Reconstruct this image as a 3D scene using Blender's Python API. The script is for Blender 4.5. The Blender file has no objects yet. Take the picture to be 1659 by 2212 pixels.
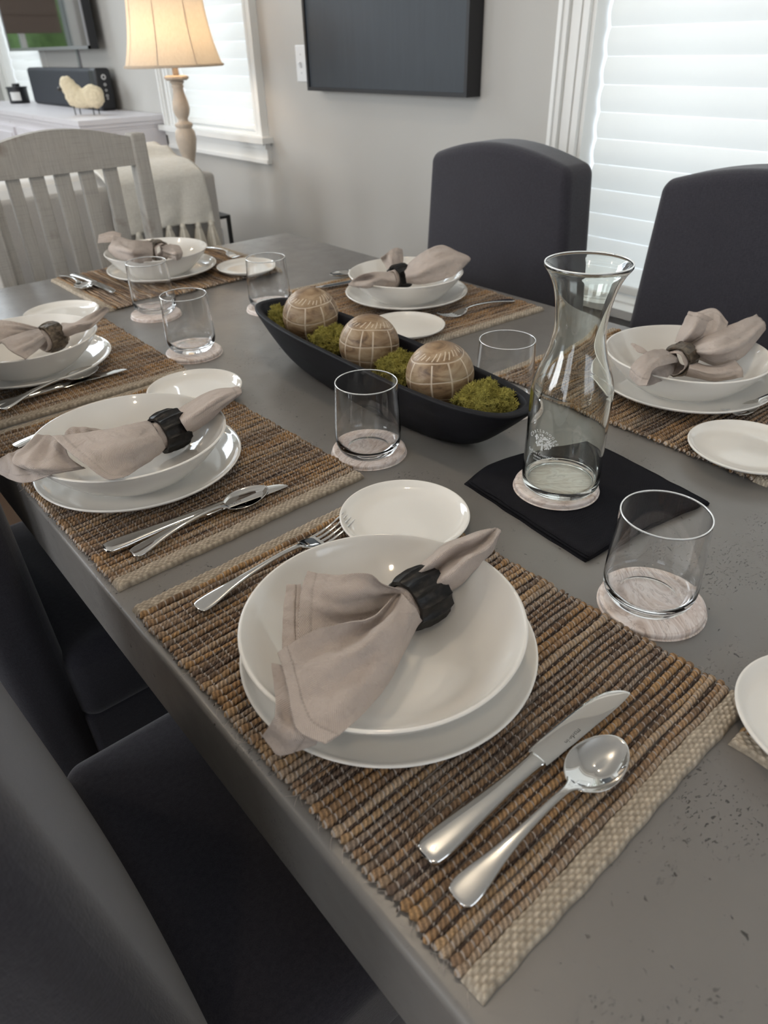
import bpy, bmesh, math, random
import numpy as np
from mathutils import Vector, Matrix, noise

# ------------------------------------------------------------------ scene, camera, light
sc = bpy.context.scene
C = bpy.context.collection
sc.view_settings.view_transform = 'Standard'
sc.view_settings.look = 'None'
sc.view_settings.gamma = 1.0
sc.view_settings.use_curve_mapping = False
sc.view_settings.exposure = 0.50
sc.cycles.use_denoising = True
sc.cycles.max_bounces = 14
sc.cycles.transmission_bounces = 14
sc.cycles.transparent_max_bounces = 12
sc.cycles.glossy_bounces = 5
sc.cycles.diffuse_bounces = 5
sc.cycles.sample_clamp_indirect = 6.0
sc.cycles.blur_glossy = 0.0

cam_d = bpy.data.cameras.new('camera')
cam = bpy.data.objects.new('camera', cam_d)
C.objects.link(cam)
cam_d.sensor_fit = 'VERTICAL'
cam_d.sensor_height = 36.0
cam_d.sensor_width = 27.0
cam_d.lens = 1524.8 * 36.0 / 2212.0
cam_d.clip_start = 0.02
cam_d.dof.use_dof = True
cam_d.dof.focus_distance = 0.80
cam_d.dof.aperture_fstop = 7.5
_R = ((0.7611, 0.3739, -0.5300), (-0.6482, 0.4096, -0.6419), (-0.0229, 0.8321, 0.5541))
_m = Matrix(_R).to_4x4()
_m.translation = (-0.1422, -0.4185, 1.2403)
cam.matrix_world = _m
sc.camera = cam

world = bpy.data.worlds.new('daylight_sky')
sc.world = world
world.use_nodes = True
world.node_tree.nodes['Background'].inputs[0].default_value = (0.75, 0.87, 1.0, 1)
world.node_tree.nodes['Background'].inputs[1].default_value = 1.5

def area(name, loc, rot, sx, sy, power, col=(1, 1, 1), spread=math.pi):
    d = bpy.data.lights.new(name, 'AREA')
    d.shape = 'RECTANGLE'
    d.size = sx
    d.size_y = sy
    d.energy = power
    d.color = col
    d.spread = spread
    o = bpy.data.objects.new(name, d)
    C.objects.link(o)
    o.location = loc
    o.rotation_euler = rot
    return o

PI = math.pi
R90 = PI / 2
DAY = (0.97, 0.985, 1.0)
# daylight in the openings of the left wall (facing +x), the far wall (facing -y) and the near wall (facing +y)
area('daylight_left_window', (-3.05, 1.65, 1.70), (0, -R90, 0), 1.15, 1.45, 40, DAY)
area('daylight_left_window', (-3.05, 4.05, 1.55), (0, -R90, 0), 1.45, 1.45, 18, DAY)
area('daylight_left_window', (-3.05, -0.75, 1.55), (0, -R90, 0), 1.5, 1.3, 9, DAY)
area('daylight_near_window', (0.2, -3.05, 1.75), (R90, 0, 0), 1.6, 1.0, 5, DAY)
area('daylight_end_window', (-1.35, 6.64, 1.60), (-R90, 0, 0), 2.0, 1.6, 12, (0.93, 0.97, 1.0))
area('daylight_upper_window', (-0.1, 6.64, 3.25), (-R90, 0, 0), 3.0, 1.4, 90, (0.86, 0.94, 1.0))
# daylight behind the three shaded windows of the right wall (facing -x)
area('daylight_right_window', (2.02, 0.16, 1.40), (0, R90, 0), 1.70, 1.60, 3.2, (0.98, 1.0, 0.99))
area('daylight_between_sashes', (1.90, 0.665, 1.40), (0, R90, 0), 1.60, 0.05, 0.22, (0.90, 0.98, 1.0))
area('daylight_right_window', (2.02, 2.98, 1.52), (0, R90, 0), 1.30, 0.84, 1.6, (1.0, 1.0, 0.97))
area('daylight_right_window', (2.02, 5.60, 1.52), (0, R90, 0), 1.30, 0.96, 1.6, (1.0, 1.0, 0.97))

# ------------------------------------------------------------------ helpers
rng = np.random.default_rng(7)
random.seed(7)

def fix(o, label=None, cat=None, group=None, kind=None):
    if label: o['label'] = label
    if cat: o['category'] = cat
    if group: o['group'] = group
    if kind: o['kind'] = kind
    return o

def thing(name, label, cat, loc=(0, 0, 0), rz=0.0, group=None):
    o = bpy.data.objects.new(name, None)
    o.empty_display_size = 0.05
    C.objects.link(o)
    o.location = loc
    o.rotation_euler = (0, 0, rz)
    return fix(o, label, cat, group)

def dup(root, loc, rz, label, group=None):
    r = root.copy()
    C.objects.link(r)
    r.location = loc
    r.rotation_euler = (0, 0, rz)
    r['label'] = label
    if group: r['group'] = group
    for ch in list(root.children):
        c = ch.copy()
        C.objects.link(c)
        c.parent = r
        for g in list(ch.children):
            d = g.copy()
            C.objects.link(d)
            d.parent = c
    return r

class MB:
    """collects surfaces that belong to one part"""
    def __init__(s):
        s.V, s.F, s.UV, s.K, s.n = [], [], [], [], 0
    def add(s, V, F, uv=None, col=None):
        V = np.asarray(V, float).reshape(-1, 3)
        s.V.append(V)
        F = np.asarray(F, int)
        s.F.append(F + s.n)
        s.UV.append(np.zeros((len(V), 2)) if uv is None else np.asarray(uv, float))
        s.K.append(np.ones((len(V), 3)) if col is None else np.broadcast_to(np.asarray(col, float), (len(V), 3)))
        s.n += len(V)
        return s
    def xf(s, M):
        M = np.array(M)
        s.V = [v @ M[:3, :3].T + M[:3, 3] for v in s.V]
        return s
    def build(s, name, mat, parent=None, smooth=True, sharp=None, weld=False, loc=None):
        V = np.concatenate(s.V)
        faces = []
        for f in s.F:
            faces += f.tolist()
        me = bpy.data.meshes.new(name)
        me.from_pydata(V.tolist(), [], faces)
        li = np.zeros(len(me.loops), int)
        me.loops.foreach_get('vertex_index', li)
        uvl = me.uv_layers.new(name='UVMap')
        uvl.data.foreach_set('uv', np.concatenate(s.UV)[li].ravel())
        ca = me.color_attributes.new('tint', 'FLOAT_COLOR', 'POINT')
        K = np.concatenate(s.K)
        ca.data.foreach_set('color', np.c_[K, np.ones(len(K))].ravel())
        if weld:
            bm = bmesh.new()
            bm.from_mesh(me)
            bmesh.ops.remove_doubles(bm, verts=bm.verts, dist=1e-6)
            bmesh.ops.recalc_face_normals(bm, faces=bm.faces)
            bm.to_mesh(me)
            bm.free()
        me.polygons.foreach_set('use_smooth', [smooth] * len(me.polygons))
        if sharp is not None:
            me.set_sharp_from_angle(angle=math.radians(sharp))
        me.materials.append(mat)
        me.update()
        o = bpy.data.objects.new(name, me)
        C.objects.link(o)
        if parent is not None: o.parent = parent
        if loc is not None: o.location = loc
        return o

def gridf(nu, nv, cu=False, cv=False, off=0):
    a = np.arange(nu if cu else nu - 1)
    b = np.arange(nv if cv else nv - 1)
    A, B = np.meshgrid(a, b, indexing='ij')
    A2, B2 = (A + 1) % nu, (B + 1) % nv
    return np.stack([A * nv + B, A2 * nv + B, A2 * nv + B2, A * nv + B2], -1).reshape(-1, 4) + off

def spl(pts, n):
    """Catmull-Rom through control points, n samples per span; works along axis 0"""
    P = np.asarray(pts, float)
    Q = np.concatenate([2 * P[:1] - P[1:2], P, 2 * P[-1:] - P[-2:-1]])
    out = []
    for i in range(len(P) - 1):
        p0, p1, p2, p3 = Q[i], Q[i + 1], Q[i + 2], Q[i + 3]
        for k in range(n):
            t = k / n
            out.append(0.5 * (2 * p1 + (p2 - p0) * t + (2 * p0 - 5 * p1 + 4 * p2 - p3) * t * t + (3 * p1 - p0 - 3 * p2 + p3) * t ** 3))
    out.append(P[-1])
    return np.array(out)

def lathe(prof, seg=64, cx=0, cy=0, flut=None):
    P = np.asarray(prof, float)
    t = np.linspace(0, 2 * PI, seg, endpoint=False)
    V = np.stack([np.outer(P[:, 0], np.cos(t)) + cx, np.outer(P[:, 0], np.sin(t)) + cy, np.outer(P[:, 1], np.ones(seg))], -1)
    uv = np.stack(np.meshgrid(np.linspace(0, 1, len(P)), t / (2 * PI), indexing='ij'), -1).reshape(-1, 2)
    return V.reshape(-1, 3), gridf(len(P), seg, False, True)[:, ::-1], uv

def tube(path, rad, n=8, cap=True):
    P = np.asarray(path, float)
    r = np.broadcast_to(np.asarray(rad, float), (len(P),))
    T = np.gradient(P, axis=0)
    T /= np.linalg.norm(T, axis=1, keepdims=True) + 1e-12
    ref = np.array([0, 0, 1.0]) if abs(T[0, 2]) < 0.9 else np.array([1.0, 0, 0])
    V = []
    X = np.cross(ref, T[0]); X /= np.linalg.norm(X)
    t = np.linspace(0, 2 * PI, n, endpoint=False)
    for i in range(len(P)):
        X = X - T[i] * (X @ T[i]); X /= np.linalg.norm(X) + 1e-12
        Y = np.cross(T[i], X)
        V.append(P[i] + r[i] * (np.outer(np.cos(t), X) + np.outer(np.sin(t), Y)))
    V = np.concatenate(V)
    F = gridf(len(P), n, False, True)
    if cap:
        k = len(V)
        V = np.concatenate([V, P[:1], P[-1:]])
        a = [[(j + 1) % n, j, k, k] for j in range(n)]
        b = [[(len(P) - 1) * n + j, (len(P) - 1) * n + (j + 1) % n, k + 1, k + 1] for j in range(n)]
        F3 = np.array([x[:3] for x in a + b])
        return V, F, F3
    return V, F, None

def add_tube(mb, path, rad, n=8, col=None):
    V, F, F3 = tube(path, rad, n)
    base = mb.n
    mb.add(V, F, None, col)
    if F3 is not None:
        mb.F.append(F3 + base)
    return mb

def rbox(hx, hy, hz, r, div=4, c=(0, 0, 0), mid=2, fn=None):
    """rounded box"""
    h = np.array([hx, hy, hz], float)
    r = min(r, h.min() * 0.999)
    ax = []
    for k in range(3):
        inn = h[k] - r
        e = inn + r * np.sin(np.linspace(0, R90, div + 1))[1:] if r > 0 else np.array([h[k]])
        # nodes beyond the inner box use tangents so that the normalised corner is even
        e = inn + r * np.tan(np.linspace(0, PI / 4, div + 1))[1:]
        m = np.linspace(-inn, inn, mid + 1)
        ax.append(np.concatenate([-e[::-1], m, e]))
    mb = MB()
    for k in range(3):
        i, j = (k + 1) % 3, (k + 2) % 3
        for s in (-1, 1):
            A, B = np.meshgrid(ax[i], ax[j], indexing='ij')
            P = np.zeros(A.shape + (3,))
            P[..., i] = A
            P[..., j] = B
            P[..., k] = s * h[k]
            inn = np.clip(P, -(h - r), h - r)
            d = P - inn
            P = inn + r * d / (np.linalg.norm(d, axis=-1, keepdims=True) + 1e-12)
            F = gridf(*A.shape)
            if s < 0: F = F[:, ::-1]
            V = P.reshape(-1, 3)
            if fn is not None: V = fn(V)
            mb.add(V + np.array(c), F, np.stack([A, B], -1).reshape(-1, 2))
    return mb

def cube(mb, a, b):
    (x0, y0, z0), (x1, y1, z1) = a, b
    V = [(x, y, z) for x in (x0, x1) for y in (y0, y1) for z in (z0, z1)]
    F = [(0, 1, 3, 2), (4, 6, 7, 5), (0, 4, 5, 1), (2, 3, 7, 6), (0, 2, 6, 4), (1, 5, 7, 3)]
    mb.add(V, F)
    return mb

def loft(secs, n=20, p=2.4, sub=6):
    """lofted bar along x: rows are (x, y centre, z centre, half width, half thickness)"""
    S = spl(secs, sub)
    t = np.linspace(0, 2 * PI, n, endpoint=False)
    cx = np.sign(np.cos(t)) * np.abs(np.cos(t)) ** (2 / p)
    cz = np.sign(np.sin(t)) * np.abs(np.sin(t)) ** (2 / p)
    V = np.stack([np.repeat(S[:, :1], n, 1), S[:, 1:2] + S[:, 3:4] * cx, S[:, 2:3] + S[:, 4:5] * cz], -1).reshape(-1, 3)
    F = gridf(len(S), n, False, True)
    return V, F

def add_loft(mb, secs, n=20, p=2.4, sub=6):
    V, F = loft(secs, n, p, sub)
    b = mb.n
    mb.add(V, F)
    L = len(V)
    mb.F.append(np.array([[b + j for j in range(n)][::-1]]))
    mb.F.append(np.array([[b + L - n + j for j in range(n)]]))
    return mb

def text_mesh(txt, size):
    cu = bpy.data.curves.new('lettering', 'FONT')
    cu.body = txt
    cu.size = size
    cu.align_x = 'CENTER'
    cu.extrude = 0.0
    cu.resolution_u = 3
    o = bpy.data.objects.new('lettering', cu)
    C.objects.link(o)
    bpy.context.view_layer.update()
    me = bpy.data.meshes.new_from_object(o.evaluated_get(bpy.context.evaluated_depsgraph_get()))
    V = np.array([v.co[:] for v in me.vertices])
    F = [tuple(p.vertices) for p in me.polygons]
    bpy.data.objects.remove(o)
    bpy.data.curves.remove(cu)
    bpy.data.meshes.remove(me)
    return V, F

def mesh_raw(name, V, F, mat, parent=None, smooth=False):
    me = bpy.data.meshes.new(name)
    me.from_pydata(np.asarray(V).tolist(), [], F)
    me.polygons.foreach_set('use_smooth', [smooth] * len(me.polygons))
    me.materials.append(mat)
    o = bpy.data.objects.new(name, me)
    C.objects.link(o)
    if parent is not None: o.parent = parent
    return o

# ------------------------------------------------------------------ materials
class NT:
    def __init__(s, name):
        s.m = bpy.data.materials.new(name)
        s.m.use_nodes = True
        s.t = s.m.node_tree
        s.b = s.t.nodes['Principled BSDF']
        s.out = s.t.nodes['Material Output']
    def n(s, typ, **kw):
        x = s.t.nodes.new(typ)
        for k, v in kw.items():
            if k.startswith('i_'):
                key = k[2:]
                x.inputs[int(key) if key.isdigit() else key.replace('_', ' ')].default_value = v
            else:
                setattr(x, k, v)
        return x
    def l(s, a, b):
        s.t.links.new(a, b)
    def P(s, **kw):
        for k, v in kw.items():
            s.b.inputs[k.replace('_', ' ')].default_value = v
        return s
    def co(s, kind='Object'):
        return s.n('ShaderNodeTexCoord').outputs[kind]
    def mp(s, co, scale=(1, 1, 1), rot=(0, 0, 0)):
        x = s.n('ShaderNodeMapping')
        x.inputs['Scale'].default_value = scale
        x.inputs['Rotation'].default_value = rot
        s.l(co, x.inputs['Vector'])
        return x.outputs[0]
    def noise(s, co, scale, detail=4, rough=0.55, dist=0.0):
        x = s.n('ShaderNodeTexNoise')
        x.inputs['Scale'].default_value = scale
        x.inputs['Detail'].default_value = detail
        x.inputs['Roughness'].default_value = rough
        x.inputs['Distortion'].default_value = dist
        s.l(co, x.inputs['Vector'])
        return x.outputs['Fac']
    def vor(s, co, scale, feat='F1'):
        x = s.n('ShaderNodeTexVoronoi', feature=feat)
        x.inputs['Scale'].default_value = scale
        s.l(co, x.inputs['Vector'])
        return x.outputs['Distance']
    def ramp(s, fac, stops):
        x = s.n('ShaderNodeValToRGB')
        e = x.color_ramp.elements
        while len(e) < len(stops): e.new(0.5)
        for k, (p, c) in enumerate(stops):
            e[k].position = p
            e[k].color = (c, c, c, 1) if isinstance(c, (int, float)) else (*c, 1)
        s.l(fac, x.inputs[0])
        return x.outputs[0]
    def math(s, op, a, b=None, c=None):
        x = s.n('ShaderNodeMath', operation=op)
        for k, v in enumerate((a, b, c)):
            if v is None: continue
            if isinstance(v, (int, float)): x.inputs[k].default_value = v
            else: s.l(v, x.inputs[k])
        return x.outputs[0]
    def mix(s, fac, a, b, mode='MIX'):
        x = s.n('ShaderNodeMix', data_type='RGBA', blend_type=mode)
        for k, v in ((0, fac), (6, a), (7, b)):
            if isinstance(v, tuple): x.inputs[k].default_value = (*v, 1)
            elif isinstance(v, (int, float)): x.inputs[k].default_value = v
            else: s.l(v, x.inputs[k])
        return x.outputs[2]
    def bump(s, h, strength=0.3, dist=0.002, prev=None):
        x = s.n('ShaderNodeBump')
        x.inputs['Strength'].default_value = strength
        x.inputs['Distance'].default_value = dist
        s.l(h, x.inputs['Height'])
        if prev is not None: s.l(prev, x.inputs['Normal'])
        return x.outputs[0]
    def base(s, c): s.l(c, s.b.inputs['Base Color'])
    def rough(s, c): s.l(c, s.b.inputs['Roughness'])
    def normal(s, c): s.l(c, s.b.inputs['Normal'])

def simple(name, col, rough=0.5, metal=0.0, var=0.0, vscale=20, bump=0.0, bscale=200, **kw):
    t = NT(name).P(Base_Color=(*col, 1), Roughness=rough, Metallic=metal)
    if kw: t.P(**kw)
    co = t.co()
    if var:
        t.base(t.mix(t.noise(co, vscale), tuple(max(0, c * (1 - var)) for c in col), tuple(min(1, c * (1 + var)) for c in col)))
    if bump:
        t.normal(t.bump(t.noise(co, bscale, 3), bump, 0.001))
    return t.m

def woven(name, c1, c2, pitch, rough=0.9, strength=0.5, var=0.12, uvs=False, sheen=0.25, tinted=False):
    t = NT(name).P(Roughness=rough)
    t.P(Sheen_Weight=sheen, Sheen_Roughness=0.6, Specular_IOR_Level=0.15)
    co = t.co('UV' if uvs else 'Object')
    sep = t.n('ShaderNodeSeparateXYZ')
    t.l(co, sep.inputs[0])
    k = 2 * PI / pitch
    if uvs:
        a = t.math('SINE', t.math('MULTIPLY', sep.outputs[0], k))
        b = t.math('SINE', t.math('MULTIPLY', sep.outputs[1], k))
        h = t.math('MULTIPLY', a, b)
    else:
        a = t.math('SINE', t.math('MULTIPLY', t.math('ADD', sep.outputs[0], sep.outputs[1]), k))
        b = t.math('SINE', t.math('MULTIPLY', sep.outputs[2], k))
        a2 = t.math('SINE', t.math('MULTIPLY', t.math('SUBTRACT', sep.outputs[0], sep.outputs[1]), k))
        h = t.math('ADD', t.math('MULTIPLY', a, a2), t.math('MULTIPLY', b, a))
    f = t.math('MULTIPLY_ADD', h, 0.5, 0.5)
    col = t.mix(f, c1, c2)
    nz = t.noise(t.co(), 60, 5, 0.65)
    col = t.mix(t.math('MULTIPLY', nz, var * 2), col, (0.0, 0.0, 0.0))
    nb = None
    if tinted:
        at = t.n('ShaderNodeVertexColor', layer_name='tint')
        col = t.mix(1.0, col, at.outputs[0], 'MULTIPLY')
        cr = t.noise(t.mp(t.co(), (1, 1, 1)), 42, 4, 0.55, 0.25)
        nb = t.bump(cr, 0.8, 0.010)
    t.base(col)
    t.normal(t.bump(f, strength, 0.0006, nb))
    return t.m

def cloth(name, c1, c2, sheen=0.2, sc_=700):
    t = NT(name).P(Roughness=0.95, Sheen_Weight=sheen, Sheen_Roughness=0.5, Specular_IOR_Level=0.1)
    co = t.co()
    a = t.noise(t.mp(co, (1, 1, 0.22)), sc_, 3, 0.6)
    b = t.noise(t.mp(co, (0.22, 0.22, 1)), sc_, 3, 0.6)
    f = t.math('MULTIPLY_ADD', t.math('ADD', a, b), 1.6, -1.1)
    t.base(t.mix(t.math('MULTIPLY_ADD', t.noise(co, 9, 3), 0.3, t.math('MULTIPLY', f, 0.75)), c1, c2))
    t.normal(t.bump(f, 0.35, 0.0008))
    return t.m

M = {}
# concrete
t = NT('concrete')
co = t.co()
n1 = t.noise(co, 3.0, 6, 0.6)
n2 = t.noise(co, 22, 5, 0.6)
base = t.mix(n1, (0.148, 0.139, 0.130), (0.200, 0.190, 0.179))
base = t.mix(t.math('MULTIPLY', n2, 0.35), base, (0.112, 0.104, 0.097))
cl = t.ramp(t.noise(co, 9, 3, 0.65), [(0.52, 0), (0.64, 1)])
pd = t.noise(t.mp(co, (1, 1.9, 1), (0, 0, 0.5)), 240, 2, 0.5, 0.6)
pit = t.math('MULTIPLY', t.ramp(pd, [(0.63, 0), (0.67, 1)]), cl)
pd2 = t.noise(t.mp(co, (1.5, 1, 1), (0, 0, -0.3)), 130, 2, 0.5, 0.5)
pit2 = t.math('MULTIPLY', t.ramp(pd2, [(0.70, 0), (0.73, 1)]), t.ramp(t.noise(co, 6, 2), [(0.40, 0), (0.55, 1)]))
pits = t.math('MAXIMUM', pit, pit2)
t.base(t.mix(t.math('MULTIPLY', pits, 0.85), base, (0.02, 0.018, 0.017)))
t.rough(t.ramp(n2, [(0.2, 0.27), (0.8, 0.40)]))
t.P(Specular_IOR_Level=0.6)
b1 = t.bump(t.noise(co, 420, 3), 0.10, 0.0006)
t.normal(t.bump(t.math('MULTIPLY', pits, -1.0), 0.7, 0.0012, b1))
M['concrete'] = t.m
M['ceramic'] = NT('ceramic').P(Base_Color=(0.74, 0.715, 0.67, 1), Roughness=0.055, Specular_IOR_Level=0.55).m
# jute cords: uv.x along the cord in metres, uv.y around it
t = NT('jute')
uv = t.co('UV')
sep = t.n('ShaderNodeSeparateXYZ'); t.l(uv, sep.inputs[0])
at = t.n('ShaderNodeVertexColor', layer_name='tint')
tw = t.math('SINE', t.math('MULTIPLY_ADD', sep.outputs[0], 2 * PI / 0.0042, t.math('MULTIPLY', sep.outputs[1], 4 * PI)))
fib = t.noise(t.mp(t.co(), (0.6, 1, 1)), 900, 4, 0.75)
st = t.math('PINGPONG', t.math('MULTIPLY_ADD', sep.outputs[1], 0.0032, sep.outputs[0]), 0.0048)
stitch = t.ramp(t.math('MULTIPLY', st, 1 / 0.0048), [(0.10, 1), (0.2, 0)])
c = t.mix(t.math('MULTIPLY_ADD', tw, 0.25, 0.25), at.outputs[0], (0.05, 0.035, 0.025))
c = t.mix(t.ramp(fib, [(0.35, 0.5), (0.65, 0)]), c, (0.07, 0.045, 0.03))
c = t.mix(t.math('MULTIPLY', stitch, 0.75), c, (0.50, 0.45, 0.41))
t.base(c)
t.P(Roughness=0.8, Specular_IOR_Level=0.25)
h = t.math('ADD', t.math('MULTIPLY', tw, 0.5), t.math('MULTIPLY', fib, 0.8))
t.normal(t.bump(h, 0.9, 0.0014))
M['jute'] = t.m
t = NT('jute_border')
fib = t.noise(t.co(), 600, 4, 0.7)
at = t.n('ShaderNodeVertexColor', layer_name='tint')
t.base(t.mix(t.ramp(fib, [(0.3, 0.4), (0.7, 0)]), at.outputs[0], (0.12, 0.085, 0.06)))
t.P(Roughness=0.9, Specular_IOR_Level=0.15)
t.normal(t.bump(fib, 0.4, 0.0008))
M['border'] = t.m
M['linen'] = woven('taupe_linen', (0.32, 0.245, 0.21), (0.76, 0.67, 0.60), 0.0015, 0.92, 0.8, 0.10, True, 0.1, True)
M['linen_seam'] = simple('taupe_seam', (0.48, 0.40, 0.35), 0.9)
M['black_linen'] = woven('black_linen', (0.010, 0.010, 0.013), (0.027, 0.027, 0.032), 0.0015, 0.95, 0.6, 0.2, True, 0.0)
M['black_linen'].node_tree.nodes['Principled BSDF'].inputs['Specular IOR Level'].default_value = 0.06
t = NT('black_carved_wood')
n = t.noise(t.co(), 90, 5, 0.65)
t.base(t.mix(t.ramp(n, [(0.5, 0), (0.78, 1)]), (0.0045, 0.0042, 0.0042), (0.035, 0.029, 0.025)))
t.P(Specular_IOR_Level=0.3)
t.rough(t.ramp(n, [(0.3, 0.34), (0.7, 0.5)]))
t.normal(t.bump(n, 0.5, 0.0015))
M['ring_black'] = t.m
t = NT('antiqued_bronze')
n = t.noise(t.co(), 110, 5, 0.65)
t.base(t.mix(t.ramp(n, [(0.35, 0), (0.7, 1)]), (0.035, 0.026, 0.018), (0.22, 0.175, 0.13)))
t.P(Metallic=0.55)
t.rough(t.ramp(n, [(0.3, 0.3), (0.7, 0.5)]))
t.normal(t.bump(n, 0.6, 0.002))
M['ring_bronze'] = t.m
M['steel'] = NT('polished_steel').P(Base_Color=(0.62, 0.605, 0.58, 1), Metallic=1.0, Roughness=0.035).m
M['engraving'] = simple('dark_engraving', (0.06, 0.058, 0.055), 0.5)
M['glass'] = NT('clear_glass').P(Base_Color=(1, 1, 1, 1), Roughness=0.0, IOR=1.40, Transmission_Weight=1.0).m
M['carafe_glass'] = NT('green_tinged_glass').P(Base_Color=(0.965, 0.985, 0.955, 1), Roughness=0.0, IOR=1.47, Transmission_Weight=1.0).m
M['rim_glint'] = NT('painted_rim_glint').P(Base_Color=(0.95, 0.97, 0.97, 1), Roughness=0.22, IOR=1.5, Transmission_Weight=0.55, Specular_IOR_Level=0.8).m  # bright light line on glass rims painted as whitish, half clear glass
M['etch'] = simple('frosted_print', (0.55, 0.56, 0.55), 0.8)
t = NT('pink_marble')
co = t.co('Object')
w = t.noise(t.mp(co, (1, 2.4, 1), (0, 0, 0.6)), 13, 4, 0.5, 2.2)
v = t.noise(t.mp(co, (1, 2.6, 1), (0, 0, 0.6)), 15, 3, 0.5, 2.4)
c = t.ramp(w, [(0.30, (0.36, 0.27, 0.22)), (0.40, (0.60, 0.50, 0.44)), (0.50, (0.74, 0.67, 0.63)), (0.58, (0.58, 0.48, 0.43)), (0.72, (0.76, 0.71, 0.67))])
vein = t.ramp(v, [(0.485, 0), (0.5, 1), (0.515, 0)])
t.base(t.mix(t.math('MULTIPLY', vein, 0.5), c, (0.17, 0.105, 0.075)))
t.P(Roughness=0.38)
M['marble'] = t.m
t = NT('black_dough_bowl_wood')
n = t.noise(t.mp(t.co(), (14, 2, 14)), 6, 5, 0.6)
t.base(t.mix(n, (0.004, 0.004, 0.006), (0.011, 0.011, 0.014)))
t.P(Roughness=0.55, Specular_IOR_Level=0.16)
t.normal(t.bump(n, 0.3, 0.002))
M['tray'] = t.m
t = NT('mango_wood')
at = t.n('ShaderNodeVertexColor', layer_name='tint')
co = t.co()
w = t.noise(t.mp(co, (1, 1, 2.4)), 22, 6, 0.6, 1.2)
g = t.noise(t.mp(co, (1, 1, 9)), 40, 4, 0.6)
c = t.ramp(w, [(0.32, (0.09, 0.05, 0.022)), (0.44, (0.24, 0.15, 0.078)), (0.56, (0.36, 0.255, 0.15)), (0.72, (0.46, 0.36, 0.24))])
c = t.mix(t.math('MULTIPLY', g, 0.3), c, (0.15, 0.10, 0.07))
sp = t.n('ShaderNodeSeparateColor'); t.l(at.outputs[0], sp.inputs[0])
t.base(t.mix(sp.outputs[0], c, (0.64, 0.54, 0.42)))
t.P(Roughness=0.42)
M['mango'] = t.m
t = NT('reindeer_moss')
n = t.noise(t.co(), 60, 3)
t.base(t.mix(n, (0.17, 0.155, 0.03), (0.46, 0.41, 0.12)))
t.P(Roughness=0.95, Specular_IOR_Level=0.1)
M['moss'] = t.m
M['upholstery'] = cloth('charcoal_upholstery', (0.020, 0.019, 0.025), (0.042, 0.040, 0.049), 0.25)
M['dark_leg'] = simple('dark_stained_wood', (0.02, 0.014, 0.01), 0.4, var=0.3)
M['wall'] = simple('greige_wall_paint', (0.46, 0.448, 0.424), 0.75, var=0.02, vscale=3, bump=0.08, bscale=350)
M['ceiling'] = simple('ceiling_paint', (0.78, 0.77, 0.75), 0.9, bump=0.05)
M['trim'] = simple('white_trim_paint', (0.78, 0.78, 0.76), 0.35)
t = NT('oak_floor')
co = t.co()
br = t.n('ShaderNodeTexBrick', offset=0.37)
br.inputs['Scale'].default_value = 1.0
br.inputs['Brick Width'].default_value = 1.4
br.inputs['Row Height'].default_value = 0.12
br.inputs['Mortar Size'].default_value = 0.002
br.inputs['Color1'].default_value = (0.085, 0.055, 0.036, 1)
br.inputs['Color2'].default_value = (0.115, 0.075, 0.05, 1)
br.inputs['Mortar'].default_value = (0.03, 0.02, 0.015, 1)
t.l(t.mp(co, (1, 1, 1), (0, 0, R90)), br.inputs['Vector'])
g = t.noise(t.mp(co, (18, 1.5, 1)), 5, 5, 0.6)
t.base(t.mix(t.math('MULTIPLY', g, 0.5), br.outputs[0], (0.09, 0.055, 0.035)))
t.P(Roughness=0.35)
M['floor'] = t.m
# translucent shade vane
t = NT('shade_fabric')
d = t.n('ShaderNodeBsdfDiffuse'); d.inputs[0].default_value = (0.82, 0.815, 0.79, 1)
tr = t.n('ShaderNodeBsdfTranslucent'); tr.inputs[0].default_value = (0.84, 0.835, 0.81, 1)
mx = t.n('ShaderNodeMixShader'); mx.inputs[0].default_value = 0.55
t.l(d.outputs[0], mx.inputs[1]); t.l(tr.outputs[0], mx.inputs[2]); t.l(mx.outputs[0], t.out.inputs[0])
M['vane'] = t.m
t = NT('lamp_linen')
n = t.noise(t.mp(t.co(), (1, 1, 0.4)), 160, 4, 0.7)
cc = t.mix(n, (0.62, 0.54, 0.44), (0.80, 0.73, 0.63))
d = t.n('ShaderNodeBsdfDiffuse'); t.l(cc, d.inputs[0])
tr = t.n('ShaderNodeBsdfTranslucent'); t.l(cc, tr.inputs[0])
mx = t.n('ShaderNodeMixShader'); mx.inputs[0].default_value = 0.45
t.l(d.outputs[0], mx.inputs[1]); t.l(tr.outputs[0], mx.inputs[2]); t.l(mx.outputs[0], t.out.inputs[0])
M['lamp_linen'] = t.m
t = NT('black_canvas')
n = t.noise(t.mp(t.co(), (1, 14, 1.2)), 4, 5, 0.6)
t.base(t.mix(n, (0.020, 0.025, 0.034), (0.034, 0.044, 0.054)))
t.P(Roughness=0.55)
t.normal(t.bump(t.noise(t.co(), 300, 2), 0.15, 0.001))
M['canvas'] = t.m
M['black_frame'] = simple('black_frame', (0.008, 0.008, 0.010), 0.45)
t = NT('whitewashed_wood')
co = t.co()
g = t.noise(t.mp(co, (60, 60, 3)), 4, 5, 0.65)
g2 = t.noise(co, 7, 4, 0.6)
c = t.mix(g, (0.27, 0.25, 0.22), (0.52, 0.50, 0.465))
knot = t.ramp(g2, [(0.58, 0), (0.70, 1)])
c = t.mix(t.math('MULTIPLY', knot, 0.7), c, (0.15, 0.105, 0.07))
saw = t.noise(t.mp(co, (3, 3, 120)), 3, 3)
c = t.mix(t.ramp(saw, [(0.55, 0), (0.75, 0.45)]), c, (0.20, 0.18, 0.16))
t.base(c)
t.P(Roughness=0.75)
t.normal(t.bump(t.math('ADD', g, saw), 0.35, 0.002))
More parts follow.
